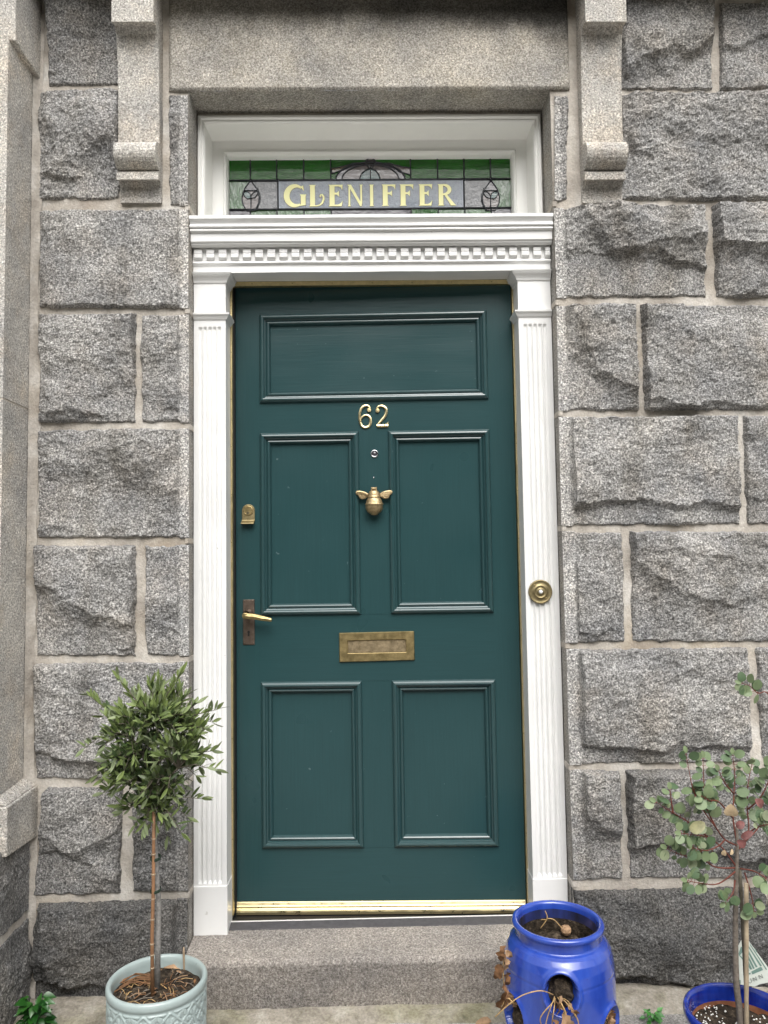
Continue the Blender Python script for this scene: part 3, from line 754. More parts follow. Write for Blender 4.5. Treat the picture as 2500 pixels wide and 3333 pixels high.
# cornice over the door (profile measured at the middle of the door)
xc = 1207
def zc(y, Y): return P(xc, y, Y).z
prof = [(-0.012, zc(697, -0.012)), (-0.012, zc(707, -0.012)), (-0.009, zc(711, -0.009)), (-0.004, zc(716, -0.004)), (-0.001, zc(721, -0.001)), (0.000, zc(725, 0)), (-0.005, zc(727, -0.005)), (-0.006, zc(732, -0.006)), (-0.004, zc(736, -0.004)), (0.002, zc(739, 0.002)),
        (0.000, zc(742, 0.0)), (-0.001, zc(746, -0.001)), (0.002, zc(750, 0.002)), (0.008, zc(754, 0.008)), (0.009, zc(757, 0.009)), (0.010, zc(782, 0.010)), (0.013, zc(786, 0.013)), (0.016, zc(787, 0.016)), (0.016, zc(791, 0.016)), (0.020, zc(796, 0.020)),
        (0.024, zc(801, 0.024)), (0.043, zc(804, 0.043)), (0.043, zc(846, 0.043)), (0.038, zc(848, 0.038)), (0.037, zc(852, 0.037)), (0.040, zc(856, 0.040)), (0.046, zc(862, 0.046)), (0.046, zc(884, 0.046))]
zsof = prof[-1][1]; ztopc = prof[0][1]
def swept(mb, pr, x0, x1, nx, wob=0.0009):
    rows = []
    for i in range(nx + 1):
        x = x0 + (x1 - x0) * i / nx
        rows.append([mb.vert((x, y + wob * N3(x * 7, z * 40, 2), z + wob * N3(x * 6, y * 60, 9))) for y, z in pr])
    for a, b in zip(rows, rows[1:]):
        for k in range(len(pr) - 1): mb.face((a[k], b[k], b[k + 1], a[k + 1]))
    mb.face(rows[0] ); mb.face(rows[-1][::-1])
mb = MB()
full = [(0.13, ztopc - 0.006), (0.13, ztopc), ] + prof + [(0.1275, zsof)]
swept(mb, [(0.132, ztopc)] + prof + [(0.126, zsof)], XL + 0.002, XR - 0.002, 120)
cor = mb.build('cornice', 'white', sur)
mb = MB()
pitch = 0.0392; zt_, zb_ = zc(805, 0.027), zc(833, 0.027)
x = XL + 0.008; i = 0
while x < XR - 0.006:
    x1 = min(x + 0.0255, XR - 0.004)
    h = zt_ - zb_
    pr = [(0.042, zt_), (0.0315, zt_), (0.0315, zb_ + h * .55), (0.0330, zb_ + h * .52), (0.0330, zb_ + h * .46), (0.0315, zb_ + h * .42), (0.0315, zb_ + h * 0.06), (0.0325, zb_), (0.0395, zc(844.5, 0.0395)), (0.0425, zc(845.5, 0.0425))]
    dx = 0.0004 * N3(i * 3.3, 1, 1)
    mb.extrude(pr, 'X', x + dx, x1 + dx); x += pitch; i += 1
mb.build('dentil_course', 'white', cor, bevel=0.0009)

# frame of the overdoor light
fx0, fx1 = P(642, 560, 0.105).x, P(1765, 560, 0.105).x
fz1 = P(1207, 372, 0.105).z; fz0 = ztopc - 0.09
fprof = [(-0.012, 0.135), (-0.002, 0.118), (0.0, 0.108), (0.003, 0.103), (0.010, 0.103), (0.0125, 0.106), (0.0145, 0.110), (0.019, 0.110), (0.022, 0.113), (0.024, 0.117), (0.026, 0.215), (0.028, 0.2185), (0.064, 0.2195), (0.066, 0.214), (0.070, 0.212), (0.075, 0.215), (0.079, 0.226), (0.081, 0.262)]
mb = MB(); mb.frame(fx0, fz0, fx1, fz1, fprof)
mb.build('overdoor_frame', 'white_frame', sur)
mb = MB(); mb.box(XL + 0.001, 0.119, fz1 - 0.01, XR - 0.001, 0.15, ztop_open - 0.001); mb.build('frame_caulk', 'mortar', sur)

# brass draught strips and their pins, black rubber behind
mb = MB(); pins = MB()
zbt = P(1000, 2978, 0.13).z + 0.004
ztb = P(1207, 927, YB).z
xlb0, xlb1 = pl1 + 0.0005, P(757, 1700, YB).x
xrb0, xrb1 = P(1685, 1700, YB).x, pr0 - 0.0005
strips = []
for (x0, z0, x1, z1, vert) in ((xlb0, zbt, xlb1, zsof - 0.001, True), (xrb0, zbt, xrb1, zsof - 0.001, True), (xlb1 + 0.0005, ztb, xrb0 - 0.0005, zsof + 0.0005, False)):
    k = MB(); k.box(x0, YB, z0, x1, YB + 0.02, z1)
    o = k.build('brass_draught_strip', 'brass_pale', sur, bevel=0.001)
    k = MB()
    n = 13 if vert else 7
    for i in range(n):
        f = (i + 0.5) / n
        c = ((x0 + x1) / 2, YB + 0.0006, z0 + (z1 - z0) * f) if vert else (x0 + (x1 - x0) * f, YB + 0.0006, (z0 + z1) / 2)
        k = MB(); k.lathe([(0.0018, -0.001), (0.0018, 0.0012), (0.0001, 0.0018)], 8, c, 'Y')
        k.build('pin', 'brass_old', o)
k = MB()
k.box(xlb1 - 0.004, YB + 0.0205, zbt - 0.02, xlb1 + 0.004, YB + 0.10, zsof); k.box(xrb0 - 0.001, YB + 0.0205, zbt - 0.02, xrb0 + 0.008, YB + 0.06, zsof)
k.box(xlb1 + 0.005, YB + 0.0205, ztb + 0.008, xrb0 - 0.002, YB + 0.09, zsof)
k.build('rubber_seal', 'black', sur)
k = MB(); k.box(XL + 0.002, 0.232, zbase, XR - 0.002, 0.245, fz0); k.build('dark_lining', 'black', sur)

# threshold: dark slate sill and pale metal lip
k = MB()
za_, zb2 = P(1000, 3022, 0.075).z, P(1000, 2990, 0.10).z
YT0, YT1 = 0.070, 0.102
k.hexa([(pl1 + 0.001, YT0, zs_back - 0.03), (pr0 - 0.001, YT0, zs_back - 0.03), (pr0 - 0.001, YT1 + .004, zs_back - 0.03), (pl1 + 0.001, YT1 + .004, zs_back - 0.03),
        (pl1 + 0.001, YT0, P(1000, 3020, YT0).z), (pr0 - 0.001, YT0, P(1000, 3020, YT0).z), (pr0 - 0.001, YT1 + .004, P(1000, 2997, YT1).z), (pl1 + 0.001, YT1 + .004, P(1000, 2997, YT1).z)])
th = k.build('threshold', 'slate', sur, bevel=0.002)
k = MB(); k.box(pl1 + 0.001, YT1 + 0.0045, zs_back - .03, pr0 - 0.001, 0.24, P(1000, 3003, YT1).z); k.build('dark_gap', 'black', sur)
k = MB(); zz = P(1000, 2996, YT1).z
k.box(pl1 + 0.001, YT1, zz - 0.001, pr0 - 0.001, YT1 + 0.005, P(1000, 2994, YT1).z); k.build('metal_lip', 'alu', th, bevel=0.001)

# doorbell on the right pilaster
bc = P(1759, 1926, YP - 0.004)
k = MB()
def disc(k, c, prof, n=40): k.lathe(prof, n, c, 'Y')
R = 39 * 0.98e-3
disc(k, bc, [(R * .98, -0.006), (R, 0.0), (R * 0.97, 0.003), (R * .90, 0.0032), (R * .85, 0.002), (R * .56, 0.002), (R * .53, 0.0045), (R * .48, 0.0045), (R * .46, 0.002), (R * .27, 0.0025), (R * .24, 0.006), (R * .19, 0.006), (R * .18, 0.003), (0.0002, 0.003)])
bell = k.build('doorbell', 'brass_dull', sur, smooth=True, label='round aged brass doorbell with white push')
k = MB(); disc(k, bc, [(R * .165, 0.0035), (R * .165, 0.0085), (R * .12, 0.0105), (0.0001, 0.011)], 20); k.build('bell_push', 'bellpush', bell, smooth=True)
for dx, dz in ((-.47, .57), (.45, -.56)):
    k = MB(); disc(k, (bc.x + dx * R, bc.y, bc.z + dz * R), [(R * .09, 0.0005), (R * .09, 0.0032), (0.0001, 0.0038)], 12); k.build('screw', 'brass_old', bell)

# ================================================================== STAINED GLASS OVER THE DOOR
YG = 0.250
def G(px, py): q = P(px, py, YG); return (q.x, q.z)
win = thing('stained_glass_window', 'leaded stained glass light with gold name lettering above the cornice', 'window', (0, 0, 0))
gz_t = P(1207, 506, YG).z; gz_b = ztopc - 0.06
gx0, gx1 = P(738, 600, YG).x, P(1673, 600, YG).x
def gx(px): return P(px, 590, YG).x
zc1 = P(1207, 586, YG).z; zc2 = P(1207, 680, YG).z
mats = ['gl_green', 'gl_green2', 'gl_grey', 'gl_pink', 'gl_mauve', 'gl_amber', 'gl_teal', 'gl_ruby']
mb = MB()
def pane(mat, pts, lift=0.0, tilt=None):
    mb.cur = mats.index(mat)
    rt = tilt or (0, 0)
    cx_ = sum(p[0] for p in pts) / len(pts); cz_ = sum(p[1] for p in pts) / len(pts)
    # each pane sits in the lead at a slightly different angle, as hand-made lights do
    mb.poly([(p[0], YG - lift + rt[0] * (p[0] - cx_) + rt[1] * (p[1] - cz_), p[1]) for p in pts])
def rect(mat, x0, z0, x1, z1, tilt=None): pane(mat, [(x0, z0), (x1, z0), (x1, z1), (x0, z1)], 0.0, tilt)
vx = [738, 815, 901, 989, 1077, 1337, 1425, 1511, 1597, 1673]
rt = random.Random(3)
for i in range(9):
    if i == 4: continue
    rect('gl_green', gx(vx[i]), zc1, gx(vx[i + 1]), gz_t, (rt.uniform(-.012, .012), rt.uniform(-.01, .012)))
rect('gl_green', gx(1077), zc1, gx(1337), gz_t)
rect('gl_green2', gx0, zc2, gx(815), zc1); rect('gl_green2', gx(1597), zc2, gx1, zc1)
rect('gl_grey', gx(815), zc2, gx(904), zc1); rect('gl_grey', gx(1510), zc2, gx(1597), zc1)
for i in range(9): rect('gl_green2' if i % 4 else 'gl_mauve', gx(vx[i]), gz_b, gx(vx[i + 1]), zc2, (0, rt.uniform(-.02, .02)))
def arc(cx, base, rx, ry, a0, a1, n=18): return [G(cx + rx * math.cos(math.radians(a0 + (a1 - a0) * i / n)), base - ry * math.sin(math.radians(a0 + (a1 - a0) * i / n))) for i in range(n + 1)]
CX = 1206
outer = arc(CX, 585, 113, 56, 180, 0); inner = arc(CX, 585, 93, 48, 180, 0)
pane('gl_mauve', outer, 0.0006); pane('gl_pink', inner, 0.0012)
tl = [G(1080, 566), G(1080, 549), G(1108, 545), G(1150, 533), G(1168, 531), G(1140, 541), G(1118, 553)]
tr_ = [G(1336, 570), G(1336, 547), G(1305, 543), G(1265, 532), G(1252, 531), G(1280, 543), G(1302, 560)]
pane('gl_amber', tl, 0.0018); pane('gl_pink', tr_, 0.0018)
bud = [G(1170, 585), G(1176, 568), G(1190, 555), G(CX, 550), G(1222, 556), G(1232, 568), G(1238, 585)]
pane('gl_teal', bud, 0.0022)
drop = [G(1206, 552), G(1196, 541), G(1189, 531), G(1192, 522), G(1200, 518), G(1212, 518), G(1220, 522), G(1223, 531), G(1216, 541)]
pane('gl_ruby', drop, 0.003)
def tulip(cx, s):
    def q(dx, y): return G(cx + s * dx, y)
    out = [q(0, 589), q(9, 600), q(19, 614), q(25, 630), q(28, 645), q(26, 662), q(19, 676), q(13, 686), q(-13, 686), q(-19, 676), q(-26, 662), q(-28, 645), q(-25, 630), q(-19, 614), q(-9, 600)]
    top = [q(0, 589), q(9, 600), q(19, 614), q(22, 621), q(-22, 621), q(-19, 614), q(-9, 600)]
    el = [q(-24, 626), q(-12, 624), q(-2, 630), q(1, 646), q(-10, 648), q(-20, 640)]
    er = [q(24, 623), q(12, 626), q(3, 634), q(1, 646), q(14, 644), q(22, 634)]
    pane('gl_pink', out, 0.0008); pane('gl_mauve', top, 0.0014); pane('gl_teal', el, 0.0016); pane('gl_ruby' if s > 0 else 'gl_grey', er, 0.0016)
    return out, [q(-22, 621), q(22, 621)], el, er, [q(1, 646), q(1, 686)], [q(23, 612), q(31, 636), q(31, 655), q(24, 672), q(15, 688)]
TL = tulip(816, 1); TR = tulip(1598, -1)
mb.build('glass', mats, win)
# lead came
mb = MB()
def came(pts, r=0.0026, y=YG - 0.002, closed=False):
    if closed: pts = list(pts) + [pts[0]]
    mb.tube([(p[0], y, p[1]) for p in pts], r * 0.78, 6)
for x in (815, 901, 989, 1077, 1337, 1425, 1511, 1597): came([(gx(x), zc1), (gx(x), gz_t)], 0.0032)
for x in vx[1:-1]: came([(gx(x), gz_b), (gx(x), zc2)], 0.003)
came([(gx0, zc1), (gx1, zc1)], 0.0042, YG - 0.0025); came([(gx0, zc2), (gx1, zc2)], 0.004, YG - 0.0025)
came([(gx0, gz_t - 0.001), (gx1, gz_t - 0.001)], 0.004)
for x in (742, 1670): came([(gx(x), gz_b), (gx(x), gz_t)], 0.003)
for x in (905, 1509): came([(gx(x), zc2), (gx(x), zc1)], 0.0042, YG - 0.003)
came(outer, 0.0028, YG - 0.003); came(inner, 0.0026, YG - 0.003); came(tl, 0.0022, YG - 0.003, True); came(tr_, 0.0022, YG - 0.003, True)
came(bud, 0.0024, YG - 0.004); came([G(CX, 552), G(CX, 585)], 0.0022, YG - 0.004); came(drop, 0.0022, YG - 0.004, True)
for T in (TL, TR):
    came(T[0], 0.0024, YG - 0.003, True); came(T[1], 0.002, YG - 0.003); came(T[2], 0.002, YG - 0.003, True); came(T[3], 0.002, YG - 0.003, True); came(T[4], 0.0022, YG - 0.003); came(T[5], 0.0018, YG - 0.003)
for x, z in ((815, zc1), (905, zc1), (1510, zc1), (1597, zc1)): mb.lathe([(0.005, -0.002), (0.005, 0.003), (0.001, 0.005)], 10, (gx(x), YG - 0.003, z), 'Y')
mb.build('lead_came', 'lead', win, smooth=True)
# name panel
nx0, nx1 = gx(909), gx(1505)
mb = MB(); mb.poly([(nx0, YG - 0.001, zc2 + 0.003), (nx1, YG - 0.001, zc2 + 0.003), (nx1, YG - 0.001, zc1 - 0.003), (nx0, YG - 0.001, zc1 - 0.003)])
namep = mb.build('name_panel', 'gl_name', win)
cap_t, cap_b = P(1207, 602, YG).z, P(1207, 671.5, YG).z
CH = cap_t - cap_b
def ellipse(cx, cz, rx, rz, a0, a1, w0, wm, w1, n=22):
    out = []
    for i in range(n + 1):
        t = i / n; a = math.radians(a0 + (a1 - a0) * t)
        k = math.sin(math.pi * t); wd = (w0 * (1 - t) + w1 * t) * (1 - k) + wm * k
        out.append((cx + rx * math.cos(a), cz + rz * math.sin(a), wd))
    return out
STEM = lambda x, w=0.225: [(x, 0, w + .09), (x, .05, w), (x, .95, w), (x, 1, w + .09)]
ARMT = [[(0.1, 1), (0.62, 1), (0.605, .76), (0.54, .88), (.44, .925), (.1, .93)]]
MID = [[(.1, .63), (.36, .63), (.46, .72), (.46, .44), (.36, .54), (.1, .55)]]
ARMB = [[(.1, .07), (.42, .075), (.52, .13), (.62, .25), (.57, 0), (.1, 0)]]
LET = {
 'G': ([ellipse(.46, .5, .36, .46, 52, 300, .07, .23, .07)], [[(.66, .93), (.76, .98), (.78, .72), (.70, .84)], [(.63, .56), (.88, .56), (.85, .48), (.85, .06), (.62, .03), (.66, .10), (.66, .48)]]),
 'L': ([STEM(.15), [(.12, .025, .05), (.35, .025, .05), (.48, .06, .06), (.60, .16, .085), (.66, .32, .095), (.66, .45, .085), (.61, .54, .07), (.54, .54, .06), (.50, .48, .055), (.53, .43, .045)]], []),
 'E': ([STEM(.15)], ARMT + MID + ARMB),
 'F': ([STEM(.15)], ARMT + MID),
 'I': ([STEM(.15)], []),
 'N': ([[(.08, 0, .14), (.08, .05, .085), (.08, .9, .085)], [(.66, .1, .085), (.66, .95, .085), (.66, 1, .15)]], [[(-.02, 1), (.17, 1), (.69, .09), (.69, 0), (.60, 0), (.06, .92)]]),
 'R': ([STEM(.15), ellipse(.24, .745, .34, .225, 90, -90, .07, .19, .07)], [[(.30, .53), (.42, .545), (.84, .05), (.90, 0), (.64, 0)]]),
}
XPOS = [('G', 933, 997), ('L', 1006, 1056), ('E', 1069, 1115), ('N', 1130, 1180), ('I', 1202, 1216), ('F', 1242, 1287), ('F', 1300, 1345), ('E', 1362, 1406), ('R', 1424, 1483)]
for ch, a, b in XPOS:
    sts, pls = LET[ch]
    xs = [p[0] - (p[2] / 2 if ch in 'IN' or i == 0 else 0) for st in sts for i, p in enumerate(st)] + [p[0] for q in pls for p in q]
    lo = min(xs); hi = max([p[0] + (p[2] / 2 if p[2] > .1 or ch in 'L' else 0.0) for st in sts for p in st] + [p[0] for q in pls for p in q])
    xa, xb = gx(a), gx(b); kx = (xb - xa) / (hi - lo)
    m = MB(); yy = YG - 0.0035; d = 0
    for layer in (0, 1):
        m.cur = 1 if layer == 0 else 0
        gr = 0.0010 if layer == 0 else 0.0
        for st in sts:
            pts = [(xa + (p[0] - lo) * kx, cap_b + p[1] * CH, p[2] * kx if True else 0) for p in st]
            y = YG - (0.0016 if layer == 0 else 0.0030) - d; d += 0.00008
            m.stroke(pts, y, y + 0.0012, gr)
        for q in pls:
            pts = [(xa + (p[0] - lo) * kx, cap_b + p[1] * CH) for p in q]
            y = YG - (0.0016 if layer == 0 else 0.0030) - d; d += 0.00008
            if gr:
                cxx = sum(p[0] for p in pts) / len(pts); czz = sum(p[1] for p in pts) / len(pts)
                pts = [(p[0] + gr * (1 if p[0] > cxx else -1), p[1] + gr * (1 if p[1] > czz else -1)) for p in pts]
            m.plate(pts, y, y + 0.0012)
    m.build('letter', ['letter', 'letter_edge'], namep)

# ================================================================== FRONT DOOR (local axes: x to the right, z up, face at y=0)
PHI = math.radians(2.0)
YD = 0.140
org = Vector((xrb0 - 0.004, YD, 0.0))
door = thing('front_door', 'dark teal green panelled front door with brass number, knocker and letter plate', 'door', org, -PHI)
Rd = Matrix.Rotation(-PHI, 3, 'Z')
nd = Rd @ Vector((0, -1, 0))
def D(px, py, y=0.0):
    o = org + Rd @ Vector((0, y, 0)); d = ray(px, py); t = (o - CAM).dot(nd) / d.dot(nd)
    q = Rd.inverted() @ (CAM + d * t - org); return (q.x, q.z)
def DR(tl, tr, bl, br):
    a, b, c, d = D(*tl), D(*tr), D(*bl), D(*br)
    return ((a[0] + c[0]) / 2, (c[1] + d[1]) / 2, (b[0] + d[0]) / 2, (a[1] + b[1]) / 2)
panels = {
 'top': (DR((840, 1031), (1585, 1003), (844, 1318), (1588, 1295)), DR((877, 1064), (1547, 1048), (881, 1287), (1550, 1266))),
 'ml': (DR((846, 1413), (1168, 1406), (854, 2003), (1174, 1997)), DR((882, 1447), (1138, 1442), (887, 1969), (1141, 1963))),
 'mr': (DR((1264, 1401), (1592, 1394), (1270, 2000), (1607, 1995)), DR((1300, 1436), (1557, 1429), (1307, 1959), (1569, 1954))),
 'll': (DR((845, 2222), (1179, 2215), (856, 2762), (1187, 2756)), DR((883, 2255), (1148, 2251), (884, 2713), (1151, 2710))),
 'lr': (DR((1278, 2213), (1611, 2209), (1281, 2759), (1627, 2754)), DR((1314, 2246), (1579, 2239), (1322, 2710), (1591, 2707))),
}
dx0, dx1 = D(764, 1700)[0], 0.002
dz0, dz1 = D(1207, 2960)[1], D(1207, 915)[1]
mw_ = {}
xsL = (panels['ml'][0][0] + panels['ll'][0][0] + panels['top'][0][0]) / 3; xsR = (panels['mr'][0][2] + panels['lr'][0][2] + panels['top'][0][2]) / 3
xmL = (panels['ml'][0][2] + panels['ll'][0][2]) / 2; xmR = (panels['mr'][0][0] + panels['lr'][0][0]) / 2
def zz_(k, i): return panels[k][0][i]
zT0, zT1 = zz_('top', 1), zz_('top', 3)
zM0, zM1 = (zz_('ml', 1) + zz_('mr', 1)) / 2, (zz_('ml', 3) + zz_('mr', 3)) / 2
zL0, zL1 = (zz_('ll', 1) + zz_('lr', 1)) / 2, (zz_('ll', 3) + zz_('lr', 3)) / 2
TH = 0.045
mb = MB()
def fl(x0, z0, x1, z1, mi):
    mb.cur = mi; nx_ = max(2, int((x1 - x0) / 0.03)); nz_ = max(2, int((z1 - z0) / 0.03))
    mb.grid(nx_, nz_, lambda u, v: (x0 + (x1 - x0) * u, 0.0, z0 + (z1 - z0) * v))
fl(dx0, dz0, xsL, dz1, 0); fl(xsR, dz0, dx1, dz1, 0)
fl(xsL, dz0, xsR, zL0, 1); fl(xsL, zL1, xsR, zM0, 1); fl(xsL, zM1, xsR, zT0, 1); fl(xsL, zT1, xsR, dz1, 1)
fl(xmL, zL0, xmR, zL1, 0); fl(xmL, zM0, xmR, zM1, 0)
mb.cur = 0
mb.poly([(dx0, 0, dz0), (dx0, TH, dz0), (dx0, TH, dz1), (dx0, 0, dz1)]); mb.poly([(dx1, 0, dz0), (dx1, 0, dz1), (dx1, TH, dz1), (dx1, TH, dz0)])
mb.poly([(dx0, TH, dz0), (dx1, TH, dz0), (dx1, TH, dz1), (dx0, TH, dz1)])
leaf_o = mb.build('door_leaf', ['door_v', 'door_h'], door, local=True)
# joint lines where the paint has cracked along rails and stiles
mb = MB()
for (x0, z0, x1, z1) in ((xmL, zM0, xmR, zM0 + .0011), (xmL, zL1 - .0011, xmR, zL1), (xsL - .0012, zM0 - .02, xsL, zM1 + .01), (xsR, zM0 - .02, xsR + .0012, zM1 + .01), (xmL, zL0, xmR, zL0 + .0009)):
    mb = MB(); mb.box(x0, -0.0007, z0, x1, 0.0005, z1); mb.build('paint_ridge', 'door_v', door, local=True)
for key, (o, i_) in panels.items():
    x0 = xsL if key in ('top', 'ml', 'll') else xmR; x1 = xsR if key in ('top', 'mr', 'lr') else xmL
    z0, z1 = (zT0, zT1) if key == 'top' else ((zM0, zM1) if key[0] == 'm' else (zL0, zL1))
    wl = 0.0375
    pr = [(0.0, 0.0005), (0.0012, -0.004), (0.004, -0.0085), (0.008, -0.0115), (0.012, -0.0125), (0.0150, -0.0115), (0.0175, -0.008), (0.0185, -0.0040), (0.0215, -0.0030), (0.0225, -0.0008), (0.0240, 0.0012), (0.0270, -0.0022), (0.0300, -0.0030), (0.0330, -0.0012), (0.0355, 0.0040), (0.0365, 0.0095), (0.0375, 0.0120)]
    pr = [(a_, b_ * 1.12 if b_ < 0 else b_) for a_, b_ in pr]
    m = MB(); m.frame(x0, z0, x1, z1, pr)
    mo = m.build('panel_moulding', 'door_gloss', door, local=True)
    m = MB()
    nx_ = 24; nz_ = 40
    m.grid(nx_, nz_, lambda u, v: (x0 + .037 + (x1 - x0 - .074) * u, 0.0115 + 0.0006 * N3(u * 3, v * 4, x0 * 9), z0 + .037 + (z1 - z0 - .074) * v))
    m.build('panel', 'door_h' if key == 'top' else 'door_v', door, smooth=True, local=True)
# weather bar
m = MB(); zt_w, zb_w = D(1207, 2932)[1], D(1207, 2974, -0.012)[1]
h = zt_w - zb_w
m.extrude([(0.004, zb_w), (-0.016, zb_w), (-0.0165, zb_w + h * .22), (-0.0150, zb_w + h * .36), (-0.0125, zb_w + h * .42), (-0.0135, zb_w + h * .47), (-0.0120, zb_w + h * .52), (-0.009, zb_w + h * .56), (-0.0085, zb_w + h * .66), (-0.0072, zb_w + h * .72), (-0.0040, zb_w + h * .94), (-0.0015, zb_w + h), (0.004, zb_w + h)], 'X', dx0 + 0.003, dx1 - 0.002)
wb = m.build('weather_bar', 'brass', door, local=True, label='polished brass weather bar along the foot of the door')
m = MB()
for f in (.08, .5, .92): m = MB(); m.lathe([(0.0024, 0), (0.0024, .0012), (.0001, .0016)], 10, (dx0 + (dx1 - dx0) * f, -0.0098, zb_w + h * .60), 'Y'); m.build('screw', 'brass_old', wb, local=True)

# numerals
def zp(px, py): return D(1050 + px * 0.21097, 1280 + py * 0.21097)
def spl(pts, n=7):
    out = []
    for i in range(len(pts) - 1):
        p0 = pts[max(i - 1, 0)]; p1 = pts[i]; p2 = pts[i + 1]; p3 = pts[min(i + 2, len(pts) - 1)]
        for k in range(n):
            t = k / n
            out.append(tuple(0.5 * ((2 * b) + (-a + c) * t + (2 * a - 5 * b + 4 * c - d) * t * t + (-a + 3 * b - 3 * c + d) * t ** 3) for a, b, c, d in zip(p0, p1, p2, p3)))
    out.append(tuple(pts[-1])); return out
pxm = abs(D(1300, 1350)[0] - D(1200, 1350)[0]) / 100 * 0.21097
def numeral(strokes, dots, name_label):
    m = MB(); dpt = 0
    for st in strokes:
        pts = [(*zp(x, y), wd * pxm) for x, y, wd in spl([tuple(map(float, q)) for q in st])]
        m.stroke(pts, -0.0050 - dpt, 0.001, 0.0, 0.0012); dpt += 0.0002
    for x, y, r in dots:
        c = zp(x, y); m.lathe([(r * pxm, -0.001), (r * pxm, 0.0052 + dpt), (r * pxm * .8, 0.0068), (.0001, 0.0072)], 18, (c[0], 0, c[1]), 'Y'); dpt += 0.0002
    o = m.build('numeral', 'brass', door, local=True, label=name_label); return o
n6 = numeral([[(735, 232, 20), (705, 200, 26), (655, 196, 30), (605, 232, 34), (580, 300, 36), (574, 380, 36), (582, 450, 34), (612, 510, 32), (665, 530, 30), (718, 508, 34), (742, 450, 38), (735, 385, 34), (700, 345, 28), (655, 342, 24), (610, 372, 22), (585, 420, 22)]], [(720, 262, 33)], 'brass numeral six')
n2 = numeral([[(838, 240, 22), (868, 206, 26), (920, 200, 30), (972, 232, 36), (985, 290, 38), (962, 355, 36), (915, 415, 32), (872, 465, 30), (850, 512, 30)], [(838, 505, 44), (900, 506, 42), (980, 505, 40), (1012, 505, 42)]], [(850, 272, 32)], 'brass numeral two')
m = MB(); m.plate([zp(1015, 440), zp(985, 470), zp(960, 482), zp(990, 486), zp(1015, 486)], -0.0046, 0.0005); m.build('serif', 'brass', n2, local=True)
for root, spots in ((n6, ((718, 262), (588, 430))), (n2, ((850, 275), (958, 496)))):
    for x, y in spots:
        m = MB(); c = zp(x, y); m.lathe([(.0022, 0.004), (.0022, 0.0074), (.0001, 0.0079)], 10, (c[0], 0, c[1]), 'Y')
        m.build('screw', 'brass_old', root, local=True)

# door viewer and the small pin under it
c = D(1219, 1477); m = MB()
m.lathe([(.0135, -.001), (.0135, .002), (.0122, .0042), (.0098, .0048), (.0090, .0030), (.0086, .0012)], 28, (c[0], 0, c[1]), 'Y')
dv = m.build('door_viewer', 'chrome', door, smooth=True, local=True)
m = MB(); m.lathe([(.0088, .001), (.0070, .0030), (.0040, .0042), (.0001, .0048)], 20, (c[0], 0, c[1]), 'Y'); m.build('lens', plain('dark_lens', (0.05, 0.045, 0.055, 1), 0.08, 0.1, spec=0.9), dv, smooth=True, local=True)
c = D(1217, 1555); m = MB(); m.lathe([(.0028, 0), (.0024, .0012), (.0001, .0016)], 10, (c[0], 0, c[1]), 'Y'); m.build('pin', 'chrome', door, local=True)

# bee knocker
kc = zp(800, 1715)
def kz(y): return zp(800, y)[1]
s = pxm
body = [(5, 1888), (48, 1884), (56, 1868), (70, 1862), (104, 1838), (124, 1802), (133, 1764), (130, 1738), (138, 1732), (143, 1722), (138, 1712), (126, 1706), (122, 1680), (112, 1652), (98, 1632), (92, 1624), (97, 1616), (97, 1604), (88, 1598), (88, 1572), (82, 1545), (68, 1522), (48, 1510), (5, 1506)]
m = MB()
dep = 0.024
rings = m.lathe([(r * s, kz(y)) for r, y in body], 40, (kc[0], -dep, 0), 'Z', lambda a, h, r: 0.0, 0.72)
kn = m.build('bee_knocker', 'antique', door, smooth=True, local=True, label='antique brass bee shaped knocker')
m = MB()
for sx in (-1, 1):
    for x in (-42, 42):
        pass
m.box(kc[0] - 44 * s, -0.030, kz(1522), kc[0] - 24 * s, -0.001, kz(1460)); m.build('hinge_lug', 'antique', kn, local=True, bevel=0.001)
m = MB(); m.box(kc[0] + 24 * s, -0.030, kz(1522), kc[0] + 44 * s, -0.001, kz(1460)); m.build('hinge_lug', 'antique', kn, local=True, bevel=0.001)
m = MB()
m.tube([(kc[0] - 24 * s, -0.020, kz(1480)), (kc[0] + 24 * s, -0.020, kz(1480))], 20 * s, 12)
m.build('hinge_pin', 'antique', kn, local=True)
